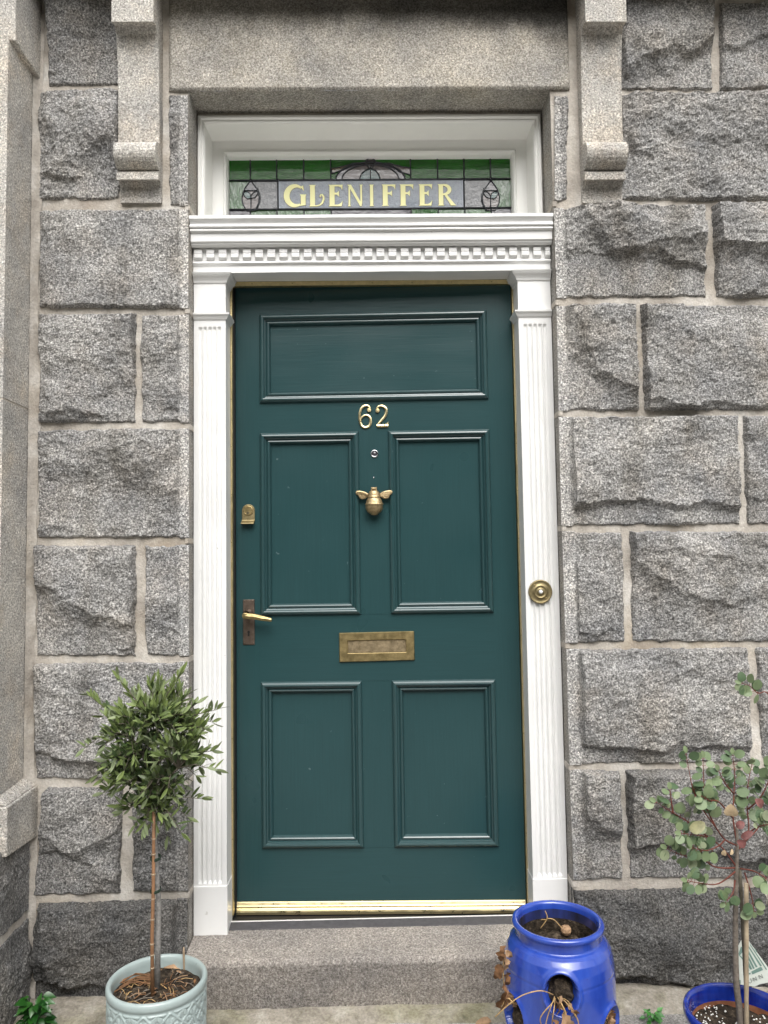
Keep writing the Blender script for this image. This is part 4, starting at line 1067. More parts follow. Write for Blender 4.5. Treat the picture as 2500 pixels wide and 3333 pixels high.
for sgn in (-1, 1):
    m = MB()
    def wpt(x, y): return (kc[0] + sgn * x * s, kz(y))
    out = [(88, 1560), (120, 1535), (170, 1518), (225, 1508), (262, 1508), (281, 1528), (276, 1556), (250, 1575), (232, 1585), (232, 1605), (215, 1628), (180, 1640), (140, 1632), (108, 1612), (90, 1590)]
    pts = [wpt(*q) for q in out]
    cx_, cz_ = wpt(170, 1570)
    A = [m.vert((p[0], -0.018 - 0.02 * abs(p[0] - kc[0]), p[1])) for p in pts]; B = [m.vert((p[0], -0.013 - 0.02 * abs(p[0] - kc[0]), p[1])) for p in pts]
    I_ = [m.vert((cx_ + (p[0] - cx_) * .82, -0.0192 - 0.02 * abs(p[0] - kc[0]), cz_ + (p[1] - cz_) * .78)) for p in pts]
    n = len(pts)
    for q in range(n):
        m.face((A[q], A[(q + 1) % n], B[(q + 1) % n], B[q])); m.face((A[q], A[(q + 1) % n], I_[(q + 1) % n], I_[q]))
    m.face(I_); m.face(B[::-1])
    for k_ in range(5):   # veins
        a = wpt(98, 1575 + k_ * 4); b = wpt(*[(262, 1524), (258, 1546), (232, 1562), (218, 1598), (176, 1626)][k_]); mid = ((a[0] + b[0]) / 2, (a[1] + b[1]) / 2 + 0.0012)
        m.tube([(q[0], -0.0196 - 0.02 * abs(q[0] - kc[0]), q[1]) for q in (a, mid, b)], 0.0007, 5)
    m.build('wing', 'antique', kn, local=True)
m = MB(); c = zp(800, 1800); m.lathe([(.011, -.001), (.011, .006), (.0085, .009), (.0001, .0095)], 20, (c[0], 0, c[1]), 'Y'); m.build('strike', 'antique', kn, local=True)

# cylinder pull
def lz(px, py): return D(720 + px * 0.24867, 1600 + py * 0.24864)
pm = abs(D(900, 1700)[0] - D(800, 1700)[0]) / 100 * 0.24867
c = lz(358, 250); hw = 83 * pm
m = MB()
pts = [(c[0] + hw * math.cos(math.radians(a)), c[1] + hw * math.sin(math.radians(a))) for a in range(0, 181, 12)]
zlow = lz(358, 366)[1]
m.plate(pts + [(c[0] - hw, zlow), (c[0] + hw, zlow)], -0.004, 0.0006)
zb1 = lz(358, 432)[1]
hh = zlow - zb1
m.extrude([(0.0006, zlow - 0.0002), (-0.0042, zlow - 0.0002), (-0.007, zlow - hh * .25), (-0.016, zlow - hh * .52), (-0.021, zlow - hh * .72), (-0.022, zlow - hh * .9), (-0.019, zb1), (-0.014, zb1 + hh * .10), (-0.010, zlow - hh * .62), (0.0006, zlow - hh * .3)], 'X', c[0] - hw * 1.04, c[0] + hw * 1.0)
cp = m.build('cylinder_pull', 'brass_dull', door, local=True, bevel=0.001)
m = MB(); rb = 62 * pm
m.lathe([(rb, .003), (rb, .0062), (rb * .92, .0068), (rb * .86, .0058), (rb * .84, .0056), (.0001, .0056)], 32, (c[0], 0, c[1]), 'Y'); lb = m.build('lock_barrel', 'brass_old', cp, smooth=False, local=True)
m = MB(); q = lz(355, 285); m.lathe([(.0062, .005), (.0062, .0066), (.0001, .0066)], 20, (q[0], 0, q[1]), 'Y'); m.build('plug', 'brass_dull', cp, local=True)
m = MB(); m.box(q[0] - .0012, -.0070, q[1] - .0035, q[0] + .0012, -.006, q[1] + .0045); m.lathe([(.0021, .006), (.0021, .0069), (.0001, .0069)], 10, (q[0], 0, q[1] + .0022), 'Y'); m.build('keyhole', 'black', cp, local=True)

# lever handle on its back plate
a = lz(287, 1415); b = lz(441, 2003)
m = MB(); m.box(a[0], -0.0035, b[1], b[0], 0.0005, a[1]); hd = m.build('door_handle', 'bronze', door, local=True, bevel=0.0012, label='brass lever handle on a brown bronze back plate')
q = lz(362, 1600)
m = MB(); m.lathe([(.0155, .003), (.0155, .006), (.013, .010), (.0105, .012), (.0098, .030), (.0105, .036)], 28, (q[0], 0, q[1]), 'Y'); m.build('rose', 'bronze', hd, smooth=True, local=True)
m = MB()
p0 = lz(350, 1614); p1 = lz(480, 1628); p2 = lz(600, 1652); p3 = lz(690, 1668)
sec = []
for (x, z), wz in ((p0, .0105), (p1, .0098), (p2, .0088), (p3, .0062)):
    sec.append([m.vert(v) for v in ((x, -.036, z - wz), (x, -.036, z + wz), (x, -.0475, z + wz * .85), (x, -.050, z), (x, -.0475, z - wz * .85))])
for aa, bb in zip(sec, sec[1:]):
    for k_ in range(5): m.face((aa[k_], aa[(k_ + 1) % 5], bb[(k_ + 1) % 5], bb[k_]))
m.face(sec[0][::-1]); m.face(sec[-1])
m.lathe([(.0106, .036), (.0106, .046), (.0095, .0485), (.0001, .0495)], 24, (p0[0], 0, p0[1]), 'Y')
m.build('lever', 'brass_old', hd, local=True, bevel=0.0016)
q = lz(362, 1838); m = MB(); m.lathe([(.0042, .0030), (.0042, .0039), (.0001, .0039)], 14, (q[0], 0, q[1]), 'Y'); q2 = lz(362, 1892); m.box(q[0] - .0026, -.0038, q2[1], q[0] + .0026, -.003, q[1] - .0005); m.build('keyhole', 'black', hd, local=True)
m = MB()
for x, y in ((312, 1437), (417, 1433), (305, 1978), (420, 1980)):
    m = MB(); q = lz(x, y); m.lathe([(.0030, .003), (.0026, .0042), (.0001, .0046)], 10, (q[0], 0, q[1]), 'Y'); m.build('screw', 'bronze', hd, local=True)

# letter plate (hung very slightly out of true)
def T(pts, yy): return [(p[0], yy, p[1]) for p in pts]
co = [D(1105, 2155), D(1350, 2148), D(1348, 2054), D(1104, 2060)]
ci = [D(1133, 2126), D(1322, 2122), D(1321, 2080.5), D(1132, 2085)]
m = MB(); R4 = []
def ins(c0, c1, t): return [(a[0] + (b[0] - a[0]) * t, a[1] + (b[1] - a[1]) * t) for a, b in zip(c0, c1)]
for t, yy in ((0, 0.001), (0, -0.004), (0.07, -0.0068), (0.5, -0.0068), (0.95, -0.0068), (1.0, -0.0055), (1.0, 0.001)):
    R4.append([m.vert(p) for p in T(ins(co, ci, t), yy)])
for aa, bb in zip(R4, R4[1:]):
    for k_ in range(4): m.face((aa[k_], aa[(k_ + 1) % 4], bb[(k_ + 1) % 4], bb[k_]))
lp = m.build('letter_plate', 'brass_old', door, local=True, label='old brass letter plate')
m = MB(); n = 14
cols = []
for k_ in range(n + 1):
    t = k_ / n; e = min(t, 1 - t); yy = -0.0034 + 0.0008 * (1 - smooth01(e / 0.06)) - 0.0012 * math.sin(math.pi * t)
    bt = (ci[0][0] + (ci[1][0] - ci[0][0]) * t, ci[0][1] + (ci[1][1] - ci[0][1]) * t); tp = (ci[3][0] + (ci[2][0] - ci[3][0]) * t, ci[3][1] + (ci[2][1] - ci[3][1]) * t)
    cols.append([m.vert((bt[0], yy + .0005, bt[1] + .001)), m.vert((tp[0], yy + .002, tp[1] - .001))])
for aa, bb in zip(cols, cols[1:]): m.face((aa[0], bb[0], bb[1], aa[1]))
m.build('flap', metal('tarnished_flap_brass', (0.44, 0.35, 0.225, 1), 0.5, 0.45, 0.0008, 70), lp, local=True)

# unseen hedge added behind the camera, its height shaped to cut off low sky
mb = MB()
def fn(u, v):
    x = -26 + 52 * u; z = 9.0 * v + 0.9 * N3(x * 0.35, 1, 4) * v
    return (x, -13 - 0.8 * FBM(x * 0.7, z * 0.9, 2) - 1.6 * v, z)
mb.grid(200, 40, fn)
M['hedge'] = plain('hedge_foliage', (0.030, 0.055, 0.018, 1), 0.8, 0.5, 1.5)
structure(mb.build('sky_blocking_hedge', 'hedge', smooth=True))

# ================================================================== LEAF BUILDERS
LANCE = [(0.0, .10), (.15, .55), (.35, .95), (.55, 1.0), (.75, .78), (.9, .40), (1.0, .04)]
def leaf(mb, p, d, up, L, wd, tone, fold=0.25, curl=0.15, shape=LANCE):
    p = Vector(p); d = Vector(d).normalized(); up = Vector(up)
    s = d.cross(up)
    if s.length < 1e-4: s = d.orthogonal()
    s.normalize(); n = s.cross(d).normalized()
    rows = []
    for t, k in shape:
        c = p + d * (L * t) - n * (curl * L * t * t)
        h = wd / 2 * k
        rows.append([mb.vert(c - s * h + n * (fold * h), tone), mb.vert(c, tone), mb.vert(c + s * h + n * (fold * h), tone)])
    for a, b in zip(rows, rows[1:]):
        mb.face((a[0], a[1], b[1], b[0])); mb.face((a[1], a[2], b[2], b[1]))
ROUND = [(0.0, .12), (.08, .55), (.22, .86), (.42, 1.0), (.62, .97), (.80, .76), (.93, .45), (1.0, .10)]
def rv(r, a=1.0): return Vector((r.uniform(-a, a), r.uniform(-a, a), r.uniform(-a, a)))

# ================================================================== PALE GREEN POT
def polar_pot(name, label, cat, cx_px, cy_px, zr, rpx, mat): pass
c0 = PZ(512, 3183, 0.300); dG = c0.y - CAM.y; RG = 153.5 * dG / F
gp = thing('ceramic_plant_pot', 'pale green ceramic pot with raised lattice pattern holding the olive tree', 'plant pot', (c0.x, c0.y, GZ))
NL = 12; z0L = GZ + 0.012; z1L = 0.278
DH = 0.062
def relief(a, h, r):
    if r < RG * 0.90 or h > z1L - 0.004 or h < z0L: return 0.0
    u = a / (2 * math.pi) * NL; v = (h - (z1L - 0.006)) / DH
    p, q = u + v, u - v
    fp, fq = abs(p - round(p)), abs(q - round(q))
    d = min(fp, fq)
    e = min(1.0, (z1L - 0.004 - h) / 0.003)
    if d < 0.075: return 0.0030 * e * math.sqrt(max(0, 1 - (d / 0.075) ** 2))
    # six-petalled flower inside each lozenge
    cu = (math.floor(p) + 0.5 + math.floor(q) + 0.5) / 2; cv = (math.floor(p) + 0.5 - math.floor(q) - 0.5) / 2
    x, y = (u - cu) * 1.0, (v - cv) * 1.0
    rr = math.hypot(x, y); th = math.atan2(y, x)
    pet = 0.36 * abs(math.cos(3 * th)) ** 0.45
    if rr < 0.05: return 0.0022 * e
    if rr < pet and abs(math.cos(3 * th)) > 0.28: return (0.0019 + 0.0009 * math.sin(rr / pet * math.pi)) * e
    return 0.0
mb = MB()
prof = [(RG * .80, GZ), (RG * .90, GZ + .003)]
nz = 150
for i in range(nz + 1):
    z = z0L + (z1L - z0L) * i / nz; prof.append((RG * (0.925 + 0.035 * smooth01((z - GZ) / .18)), z))
prof += [(RG * .972, z1L + .0015), (RG * .992, z1L + .004), (RG, z1L + .009), (RG, z1L + .014), (RG * .992, z1L + .019), (RG * .97, .300), (RG * .935, .3012), (RG * .905, .299), (RG * .885, .294), (RG * .875, .284), (RG * .87, .24), (RG * .85, .22)]
mb.lathe(prof, 460, (c0.x, c0.y, 0), 'Z', relief)
mb.build('pot_body', 'celadon', gp, smooth=True)
def soil_disc(name, c, r, z, mat, label, amp=0.006, seed=1, dish=0.0):
    m = MB(); n = 46
    rings = []
    for j in range(n + 1):
        rr = r * j / n
        rings.append([m.vert((c.x + rr * math.cos(2 * math.pi * k / 80), c.y + rr * math.sin(2 * math.pi * k / 80), z - dish * (1 - (j / n) ** 3) + amp * FBM(rr * math.cos(2 * math.pi * k / 80) * 22 + seed, rr * math.sin(2 * math.pi * k / 80) * 22, seed) + 0.35 * amp * N3(rr * math.cos(2 * math.pi * k / 80) * 150, rr * math.sin(2 * math.pi * k / 80) * 150, seed))) for k in range(80)])
    for a, b in zip(rings, rings[1:]):
        for k in range(80): m.face((a[k], a[(k + 1) % 80], b[(k + 1) % 80], b[k]))
    o = m.build(name, mat, smooth=False)
    tag(o, label, 'soil', kind='stuff'); return o
soil_disc('potting_soil', c0, RG * .876, 0.268, 'soil', 'dark crumbly compost inside the pale green lattice pot', 0.006, 3)
r = random.Random(11)
def litter(name, c, rad, z, n, mats, label, lmin, lmax, rw, cone=1.0, bias=(0, 0), sd=4):
    m = MB(); rr = random.Random(sd)
    for i in range(n):
        a = rr.uniform(0, 6.283); q = rad * math.sqrt(rr.random()) * 0.9
        x, y = c.x + q * math.cos(a) + bias[0], c.y + q * math.sin(a) + bias[1]
        if math.hypot(x - c.x, y - c.y) > rad * .92: continue
        L = rr.uniform(lmin, lmax); t = rr.uniform(0, 6.283); m.cur = rr.randrange(len(mats))
        d = Vector((math.cos(t), math.sin(t), rr.uniform(-.1, .25))) * L
        if math.hypot(x + d.x - c.x, y + d.y - c.y) > rad * .95: d = -d * 0.5
        if rr.random() < 0.86:
            m.tube([(x, y, z), (x + d.x * .5, y + d.y * .5, z + abs(d.z) * .5 + .003), (x + d.x, y + d.y, z + d.z * .4)], rw * rr.uniform(.5, 1.3), 5)
        else: leaf(m, (x, y, z + .003), d, rv(rr) + Vector((0, 0, 2)), min(L, .024) * .8, min(L, .024) * .26, 0.5, 0.3, 0.3)
    o = m.build(name, mats); return tag(o, label, 'litter', kind='stuff')
litter('straw_litter', c0, RG * .85, 0.273, 95, ['straw', 'dry', 'dry_pale', 'bark'], 'scattered straw and dry bits on the compost in the pale green pot', .012, .05, .0010, sd=5)
mb = MB(); rr = random.Random(8)
for i in range(9):
    x, y = c0.x - RG * .55 + rr.uniform(-.01, .02), c0.y + RG * .22 + rr.uniform(-.012, .03)
    mb = MB(); mb.tube([(x - .035, y - .018 + rr.uniform(-.01, .01), .272), (x, y, .279 + rr.uniform(0, .006)), (x + .045, y + rr.uniform(-.004, .012), .276)], .0017, 5)
    tag(mb.build('bark_strip', 'dry'), 'one of the thin reddish brown bark strips on the compost left of the olive stem', 'bark', 'bark strips in the green pot')
def dryleaf(name, p, d, up, L, wd, label, mat='dry_pale', curl=.5, group=None, fold=.5, cat='leaf'):
    m = MB()
    for q in range(1): leaf(m, p, d, up, L, wd, .5, fold, curl, ROUND if wd > L * .4 else LANCE)
    # crumple
    m.v = [(v[0] + .003 * N3(v[0] * 120, v[1] * 120, v[2] * 120), v[1] + .003 * N3(v[1] * 120, v[2] * 110, 3), v[2] + .003 * N3(v[2] * 120, v[0] * 120, 7)) for v in m.v]
    o = m.build(name, mat, smooth=True); return tag(o, label, cat, group)
q = PZ(575, 3147, .275); dryleaf('dry_leaf', (q.x - .035, q.y - .004, .275), (1, .15, .08), (0, -.5, 1), .075, .014, 'long tan dry leaf lying behind the olive stem in the green pot')
# small wooden peg
a = PZ(599, 3152, .272); top = P(598, 3083, a.y)
mb = MB(); mb.tube([(a.x, a.y, .262), (a.x, a.y, .272), (top.x, top.y, top.z - .010), (top.x, top.y, top.z)], [.0022, .0024, .0030, .0018], 8)
tag(mb.build('wooden_peg', 'node', smooth=True), 'short pale wooden peg standing in the green pot', 'peg')

M['tie'] = plain('dark_green_tie', (.02, .04, .025, 1), .6)
# ================================================================== OLIVE TREE AND ITS CANE
def wp(px, py, y): return P(px, py, y)
Yt = c0.y + 0.010
tree = thing('olive_tree', 'small standard olive tree with a bushy green head in the pale green pot', 'tree', (wp(508, 3190, Yt).x, Yt, .268))
tp = [wp(511, 3180, Yt), wp(514, 3080, Yt), wp(517, 2950, Yt), wp(510, 2830, Yt), wp(503, 2720, Yt), wp(508, 2620, Yt), wp(498, 2560, Yt)]
tp[0].z = .262
mb = MB(); mb.tube(tp, [.0082, .0070, .0064, .006, .0062, .0055, .004], 10); mb.build('trunk', 'bark_grey', tree, smooth=True)
cr = wp(500, 2455, Yt)
rr = random.Random(21)
tw = MB(); lf = MB()
RX, RY, RZ = .124, .112, .195
targets = []
# outline points (pixels) that give the head its uneven silhouette, then the filled volume
for (x, y) in ((380, 2200), (290, 2265), (585, 2195), (640, 2290), (705, 2310), (275, 2435), (700, 2505), (690, 2445), (320, 2520), (655, 2600), (610, 2660), (590, 2710), (450, 2255), (520, 2235), (665, 2370), (340, 2330), (335, 2580), (400, 2640), (470, 2690), (545, 2720), (690, 2350)):
    q = wp(x, y, Yt + rr.uniform(-.05, .03)); targets.append((q, rr.uniform(0.85, 1.0)))
for i in range(235):
    while True:
        v = rv(rr)
        if .25 < v.length < 1: break
    k = 1.0
    zz = v.z * RZ
    sx_ = RX * (0.80 + 0.24 * smooth01((v.z + 1.0) / 0.9))
    targets.append((cr + Vector((v.x * sx_ + .012 * v.z, v.y * RY, zz)), k))
forks = [tp[4], tp[5], tp[6], tp[6] + Vector((.012, 0, .04)), tp[6] + Vector((-.02, .01, .06))]
mainb = []
for (ex, ey, dy) in ((430, 2400, -.03), (560, 2380, .02), (500, 2360, -.02), (580, 2500, -.04), (420, 2520, .03)):
    e = wp(ex, ey, Yt + dy); b = tp[6] if ey < 2450 else tp[5]
    mid = (b + e) / 2 + Vector((0, 0, .02)); tw.tube([b, mid, e], [.0042, .003, .0018], 6); mainb.append((b, mid, e))
for tgt, kk in targets:
    best = min((pt for bb in mainb for pt in bb), key=lambda pt: (pt - tgt).length + (0.2 if pt.z > tgt.z + .03 else 0))
    s0 = best; dv = tgt - s0; L = dv.length
    if L < .03: continue
    mid = s0 + dv * .5 + Vector((0, 0, .018)) + rv(rr, .008)
    pts = [s0, mid, tgt]; tw.tube(pts, [.0018, .0014, .0007], 5)
    nl = int(5 + L * 85)
    for j in range(nl):
        t = 0.22 + 0.78 * (j + rr.random() * .5) / nl
        p = s0.lerp(mid, t * 2) if t < .5 else mid.lerp(tgt, t * 2 - 1)
        ax = ((mid - s0) if t < .5 else (tgt - mid)).normalized()
        side = ax.cross(rv(rr)).normalized()
        d = (ax * rr.uniform(.35, 1.0) + side * rr.uniform(.30, .8) + Vector((0, 0, .85))).normalized()
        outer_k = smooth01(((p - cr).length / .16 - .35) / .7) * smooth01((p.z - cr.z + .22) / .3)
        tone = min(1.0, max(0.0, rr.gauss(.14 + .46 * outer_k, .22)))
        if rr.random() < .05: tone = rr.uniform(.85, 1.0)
        leaf(lf, p, d, rv(rr, .7) + Vector((0, -.5, .8)), rr.uniform(.020, .038), rr.uniform(.0066, .0102), tone, .25, rr.uniform(-.1, .3))
    for q in range(2):
        leaf(lf, tgt, ((tgt - mid).normalized() + rv(rr, .5)).normalized(), rv(rr), rr.uniform(.024, .04), .009, rr.uniform(.4, .85), .3, .1)
tw.build('branches', 'twig', tree, smooth=True)
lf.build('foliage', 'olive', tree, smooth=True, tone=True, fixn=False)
Yc = c0.y - .022
cn = [wp(497, 3184, Yc), wp(495, 3050, Yc), wp(499, 2900, Yc), wp(500, 2760, Yc), wp(501, 2640, Yc)]
cn[0].z = .262
mb = MB(); mb.tube(cn, [.0048, .0046, .0044, .0042, .0040], 10)
cane = mb.build('bamboo_cane', 'bamboo', smooth=True); tag(cane, 'orange brown bamboo cane tied against the olive trunk', 'cane')
mb = MB()
for py in (3150, 3108, 3072, 2992, 2925, 2845, 2780, 2730):
    f = (py - 2640) / (3184 - 2640); x = 501 - 6 * f if py > 2700 else 500
    q = min(range(len(cn) - 1), key=lambda i: abs((cn[i].z + cn[i + 1].z) / 2 - wp(498, py, Yc).z)); za, zb__ = cn[q + 1], cn[q]
    z = wp(498, py, Yc).z; t = (z - zb__.z) / (za.z - zb__.z); c = zb__.lerp(za, t)
    mb = MB(); mb.lathe([(.0046, -.0022), (.0058, -.0008), (.0058, .0006), (.0047, .002)], 10, (c.x, c.y, z)); mb.build('cane_node', 'node', cane, smooth=True)
mb = MB()
for py in (2905, 2800):
    z = wp(498, py, Yc).z; x = (wp(499, py, Yc).x + wp(514, py, Yt).x) / 2
    mb = MB(); mb.lathe([(.0125, -.004), (.0132, 0), (.0125, .004)], 14, (x, (Yc + Yt) / 2, z), 'Z', None, 1.5)
    tag(mb.build('plant_tie', M['tie']), ('lower' if py == 2905 else 'upper') + ' of the dark green ties holding the olive trunk to its bamboo cane', 'plant tie', 'ties on the olive cane')

# ================================================================== BLUE STRAWBERRY PLANTER
zr = 0.415
b0 = PZ(1815, 2992, zr); dB = b0.y - CAM.y; RB = 143.5 * dB / F
k_ = RB / 0.116
bp = thing('strawberry_planter', 'glazed cobalt blue strawberry planter with side pockets beside the doorstep', 'planter', (b0.x, b0.y, GZ))
af = math.atan2(CAM.y - b0.y, CAM.x - b0.x)
POCK = [(af + 0.03, .304), (af - 0.92, .215), (af + 1.02, .205)]
def pocket(a, h, r):
    if r < RB * .80 or h > .37 or h < GZ + .01: return 0.0
    out = 0.0
    for pa, pz in POCK:
        da = (a - pa + math.pi) % (2 * math.pi) - math.pi
        if abs(da) > .75 or abs(h - pz) > .12: continue
        x = da * r; z = h - pz
        e = math.hypot(x / .036, z / .043)
        out += 0.020 * math.exp(-((x / .046) ** 2 + ((z + .012) / .050) ** 2))
        rim = math.exp(-((e - 1.12) / .14) ** 2); out += 0.004 * rim
        if e < 1.05: out -= 0.058 * smooth01((1.05 - e) / .13)
    return out
bprof = [(.088, 0), (.098, .002), (.104, .008), (.110, .04)]
zn = zr - .036
body_pts = [(.108, .04), (.121, .08), (.1315, .13), (.1365, .17), (.1385, .20), (.1388, .233), (.1376, .252), (.1366, .257), (.1372, .263), (.1345, .284), (.1295, .303), (.1215, .3165), (.1130, .3225), (.1080, .324)]
fine = []
for (r0, h0), (r1, h1) in zip(body_pts, body_pts[1:]):
    n = max(2, int((h1 - h0) / .0016))
    for i in range(n): fine.append((r0 + (r1 - r0) * i / n, h0 + (h1 - h0) * i / n))
hs_ = (zr - GZ) / .363
prof = [(r_ * k_, GZ + h_ * hs_) for r_, h_ in bprof[:-1] + fine + [(.1068, .3255), (.1065, .330), (.1080, .345), (.1088, .3475), (.1120, .349), (.1155, .352), (.1165, .3565), (.1150, .3610), (.1105, .3635), (.1050, .3630), (.1015, .3600), (.1000, .355), (.0990, .345)]]
mb = MB(); mb.lathe(prof, 300, (b0.x, b0.y, 0), 'Z', pocket)
mb.build('planter_body', 'blue', bp, smooth=True)
mb = MB(); mb.lathe([(r_ * k_, GZ + h_ * hs_) for r_, h_ in ((.0990, .345), (.0985, .335), (.0982, .322))], 90, (b0.x, b0.y, 0)); mb.cur = 1; mb.lathe([(r_ * k_, GZ + h_ * hs_) for r_, h_ in ((.0982, .322), (.0975, .310), (.0985, .29), (.104, .25))], 90, (b0.x, b0.y, 0), 'Z', lambda a, h, r: .002 * N3(math.cos(a) * 6, math.sin(a) * 6, h * 90)); mb.build('inner_wall', ['blue_in', 'soil'], bp, smooth=True)
soil_disc('planter_soil', b0, RB * .85, zr - .078, 'soil', 'dark soil deep inside the blue strawberry planter', .014, 6, .0)
mb = MB(); rr = random.Random(5)
for pa, pz in POCK:
    rad = .108 * k_
    c = Vector((b0.x + rad * math.cos(pa), b0.y + rad * math.sin(pa), pz - .012))
    base = len(mb.v); n = 20
    for j in range(n + 1):
        th = math.pi * j / n
        for i in range(28):
            ph = 2 * math.pi * i / 28
            v = Vector((math.cos(ph) * math.sin(th) * .032, math.sin(ph) * math.sin(th) * .032, math.cos(th) * .034))
            kq = 1 + .14 * FBM(v.x * 60 + pa, v.y * 60, v.z * 60)
            mb.vert(c + v * kq)
    for j in range(n):
        for i in range(28): mb.face((base + j * 28 + i, base + j * 28 + (i + 1) % 28, base + (j + 1) * 28 + (i + 1) % 28, base + (j + 1) * 28 + i))
tag(mb.build('pocket_soil', 'soil'), 'soil plugs filling the side pockets of the blue planter', 'soil', kind='stuff')

def dead_plant(name, label, root, stems, leaves, group='dead plants in the blue planter'):
    t = thing(name, label, 'dead plant', root, group=group)
    m = MB()
    for pts, r0 in stems: m.tube([Vector(p) for p in spl([tuple(p) for p in pts], 5)], r0, 5)
    m.build('stem', 'straw', t, smooth=True)
    for i, (p, d, up, L, wd, mt) in enumerate(leaves):
        m = MB(); leaf(m, p, d, up, L, wd, .5, .75, .5, [(0, .08), (.10, .45), (.2, .85), (.3, .7), (.42, 1.0), (.52, .78), (.64, .92), (.74, .55), (.86, .5), (1, .06)])
        m.v = [(v[0] + .009 * N3(v[0] * 110, v[1] * 90, v[2] * 110 + i), v[1] + .009 * N3(v[1] * 90, v[2] * 110, 3 + i), v[2] + .006 * N3(v[2] * 110, v[0] * 110, 7 + i)) for v in m.v]
        m.build('leaf', mt, t, smooth=True)
    return t
yf_ = b0.y - .150 * k_
def W(px, py, y): q = P(px, py, y); return (q.x, q.y, q.z)
dead_plant('dead_plant', 'withered tan plant with long runners hanging from the front pocket of the blue planter', W(1803, 3215, yf_ + .02),
  [([W(1805, 3240, yf_ + .03), W(1760, 3225, yf_ - .02), W(1700, 3240, yf_ - .03), W(1650, 3275, yf_ - .03), W(1612, 3310, yf_ - .02)], .0013),
   ([W(1805, 3240, yf_ + .03), W(1800, 3262, yf_ - .01), W(1770, 3295, yf_ - .015), W(1758, 3320, yf_ - .012), W(1768, 3345, yf_)], .0013),
   ([W(1806, 3240, yf_ + .03), W(1796, 3270, yf_ - .012), W(1782, 3310, yf_ - .012), W(1774, 3350, yf_ - .01)], .0012),
   ([W(1808, 3242, yf_ + .03), W(1804, 3280, yf_ - .014), W(1798, 3320, yf_ - .014), W(1797, 3360, yf_ - .01)], .0013),
   ([W(1812, 3240, yf_ + .03), W(1842, 3262, yf_ - .012), W(1862, 3290, yf_ - .015), W(1880, 3320, yf_ - .012), W(1886, 3350, yf_ - .01)], .0013),
   ([W(1812, 3240, yf_ + .03), W(1828, 3268, yf_ - .012), W(1842, 3300, yf_ - .018), W(1846, 3340, yf_ - .018)], .0018),
   ([W(1815, 3243, yf_ + .03), W(1850, 3260, yf_ - .01), W(1872, 3300, yf_ - .01), W(1884, 3325, yf_ - .01)], .001)],
  [(W(1818, 3244, yf_ - .004), (.2, -.3, -1), (1, -1, 0), .040, .012, 'dry_pale'), (W(1836, 3254, yf_ - .006), (.7, -.2, -.8), (0, -1, .3), .036, .010, 'dry_pale'),
   (W(1812, 3258, yf_ - .004), (-.05, -.2, -1), (1, -.8, 0), .034, .010, 'dry'), (W(1826, 3262, yf_ - .008), (.2, -.2, -1), (-.5, -1, 0), .040, .009, 'straw'),
   (W(1828, 3302, yf_ - .022), (.5, -.15, -.8), (0, -1, .4), .060, .034, 'dry_pale'), (W(1806, 3316, yf_ - .02), (.1, -.3, -.8), (.4, -1, .3), .03, .016, 'dry'), (W(1862, 3282, yf_ - .012), (.6, 0, -.8), (0, -1, .3), .03, .01, 'dry')])
yl = b0.y - .055
dead_plant('dead_plant', 'shrivelled brown leaves climbing the left side of the blue planter', W(1690, 3270, yl),
  [([W(1700, 3275, yl + .01), W(1668, 3262, yl - .02), W(1644, 3220, yl - .01), W(1638, 3160, yl), W(1640, 3100, yl)], .0014), ([W(1668, 3262, yl - .02), W(1650, 3250, yl - .02), W(1632, 3282, yl - .02)], .0012)],
  [(W(1640, 3082, yl), (-.35, -.2, -.8), (-.6, -1, .2), .034, .022, 'dry'), (W(1648, 3092, yl - .005), (.5, -.1, -.7), (0, -1, .2), .026, .016, 'dry_pale'), (W(1646, 3120, yl - .004), (.1, -.2, -1), (.5, -1, 0), .03, .02, 'dry_pale'),
   (W(1636, 3142, yl), (-.6, -.2, -.8), (-.5, -1, .2), .042, .026, 'dry'), (W(1648, 3160, yl - .008), (.1, 0, -1), (.5, -1, .2), .045, .022, 'dry'), (W(1640, 3205, yl - .01), (.05, -.2, -1), (.6, -1, 0), .046, .020, 'dry'),
   (W(1646, 3222, yl - .012), (-.35, -.1, -1), (.2, -1, 0), .055, .028, 'dry'), (W(1656, 3226, yl - .014), (.25, -.1, -1), (-.4, -1, 0), .050, .022, 'dry_pale'), (W(1650, 3228, yl - .018), (-.05, -.1, -1), (.9, -1, 0), .058, .022, 'dry')])
yr = b0.y - .080
dead_plant('dead_plant', 'crumpled brown leaves spilling from the right pocket of the blue planter', W(1965, 3290, yr),
  [([W(1952, 3285, yr + .02), W(1972, 3290, yr - .01), W(1984, 3310, yr - .01), W(1986, 3345, yr - .01)], .0014)],
  [(W(1958, 3276, yr - .012), (.5, -.3, -.6), (0, -1, .5), .036, .026, 'dry_pale'), (W(1970, 3282, yr - .014), (.6, -.1, -.7), (-.2, -1, .3), .040, .024, 'dry'), (W(1984, 3300, yr - .012), (.2, -.1, -1), (.3, -1, 0), .036, .022, 'dry'),
   (W(1962, 3308, yr - .016), (0, -.2, -1), (.6, -1, .1), .034, .02, 'dry_pale'), (W(1990, 3312, yr - .014), (-.3, -.1, -1), (-.3, -1, .2), .030, .018, 'dry_pale')])
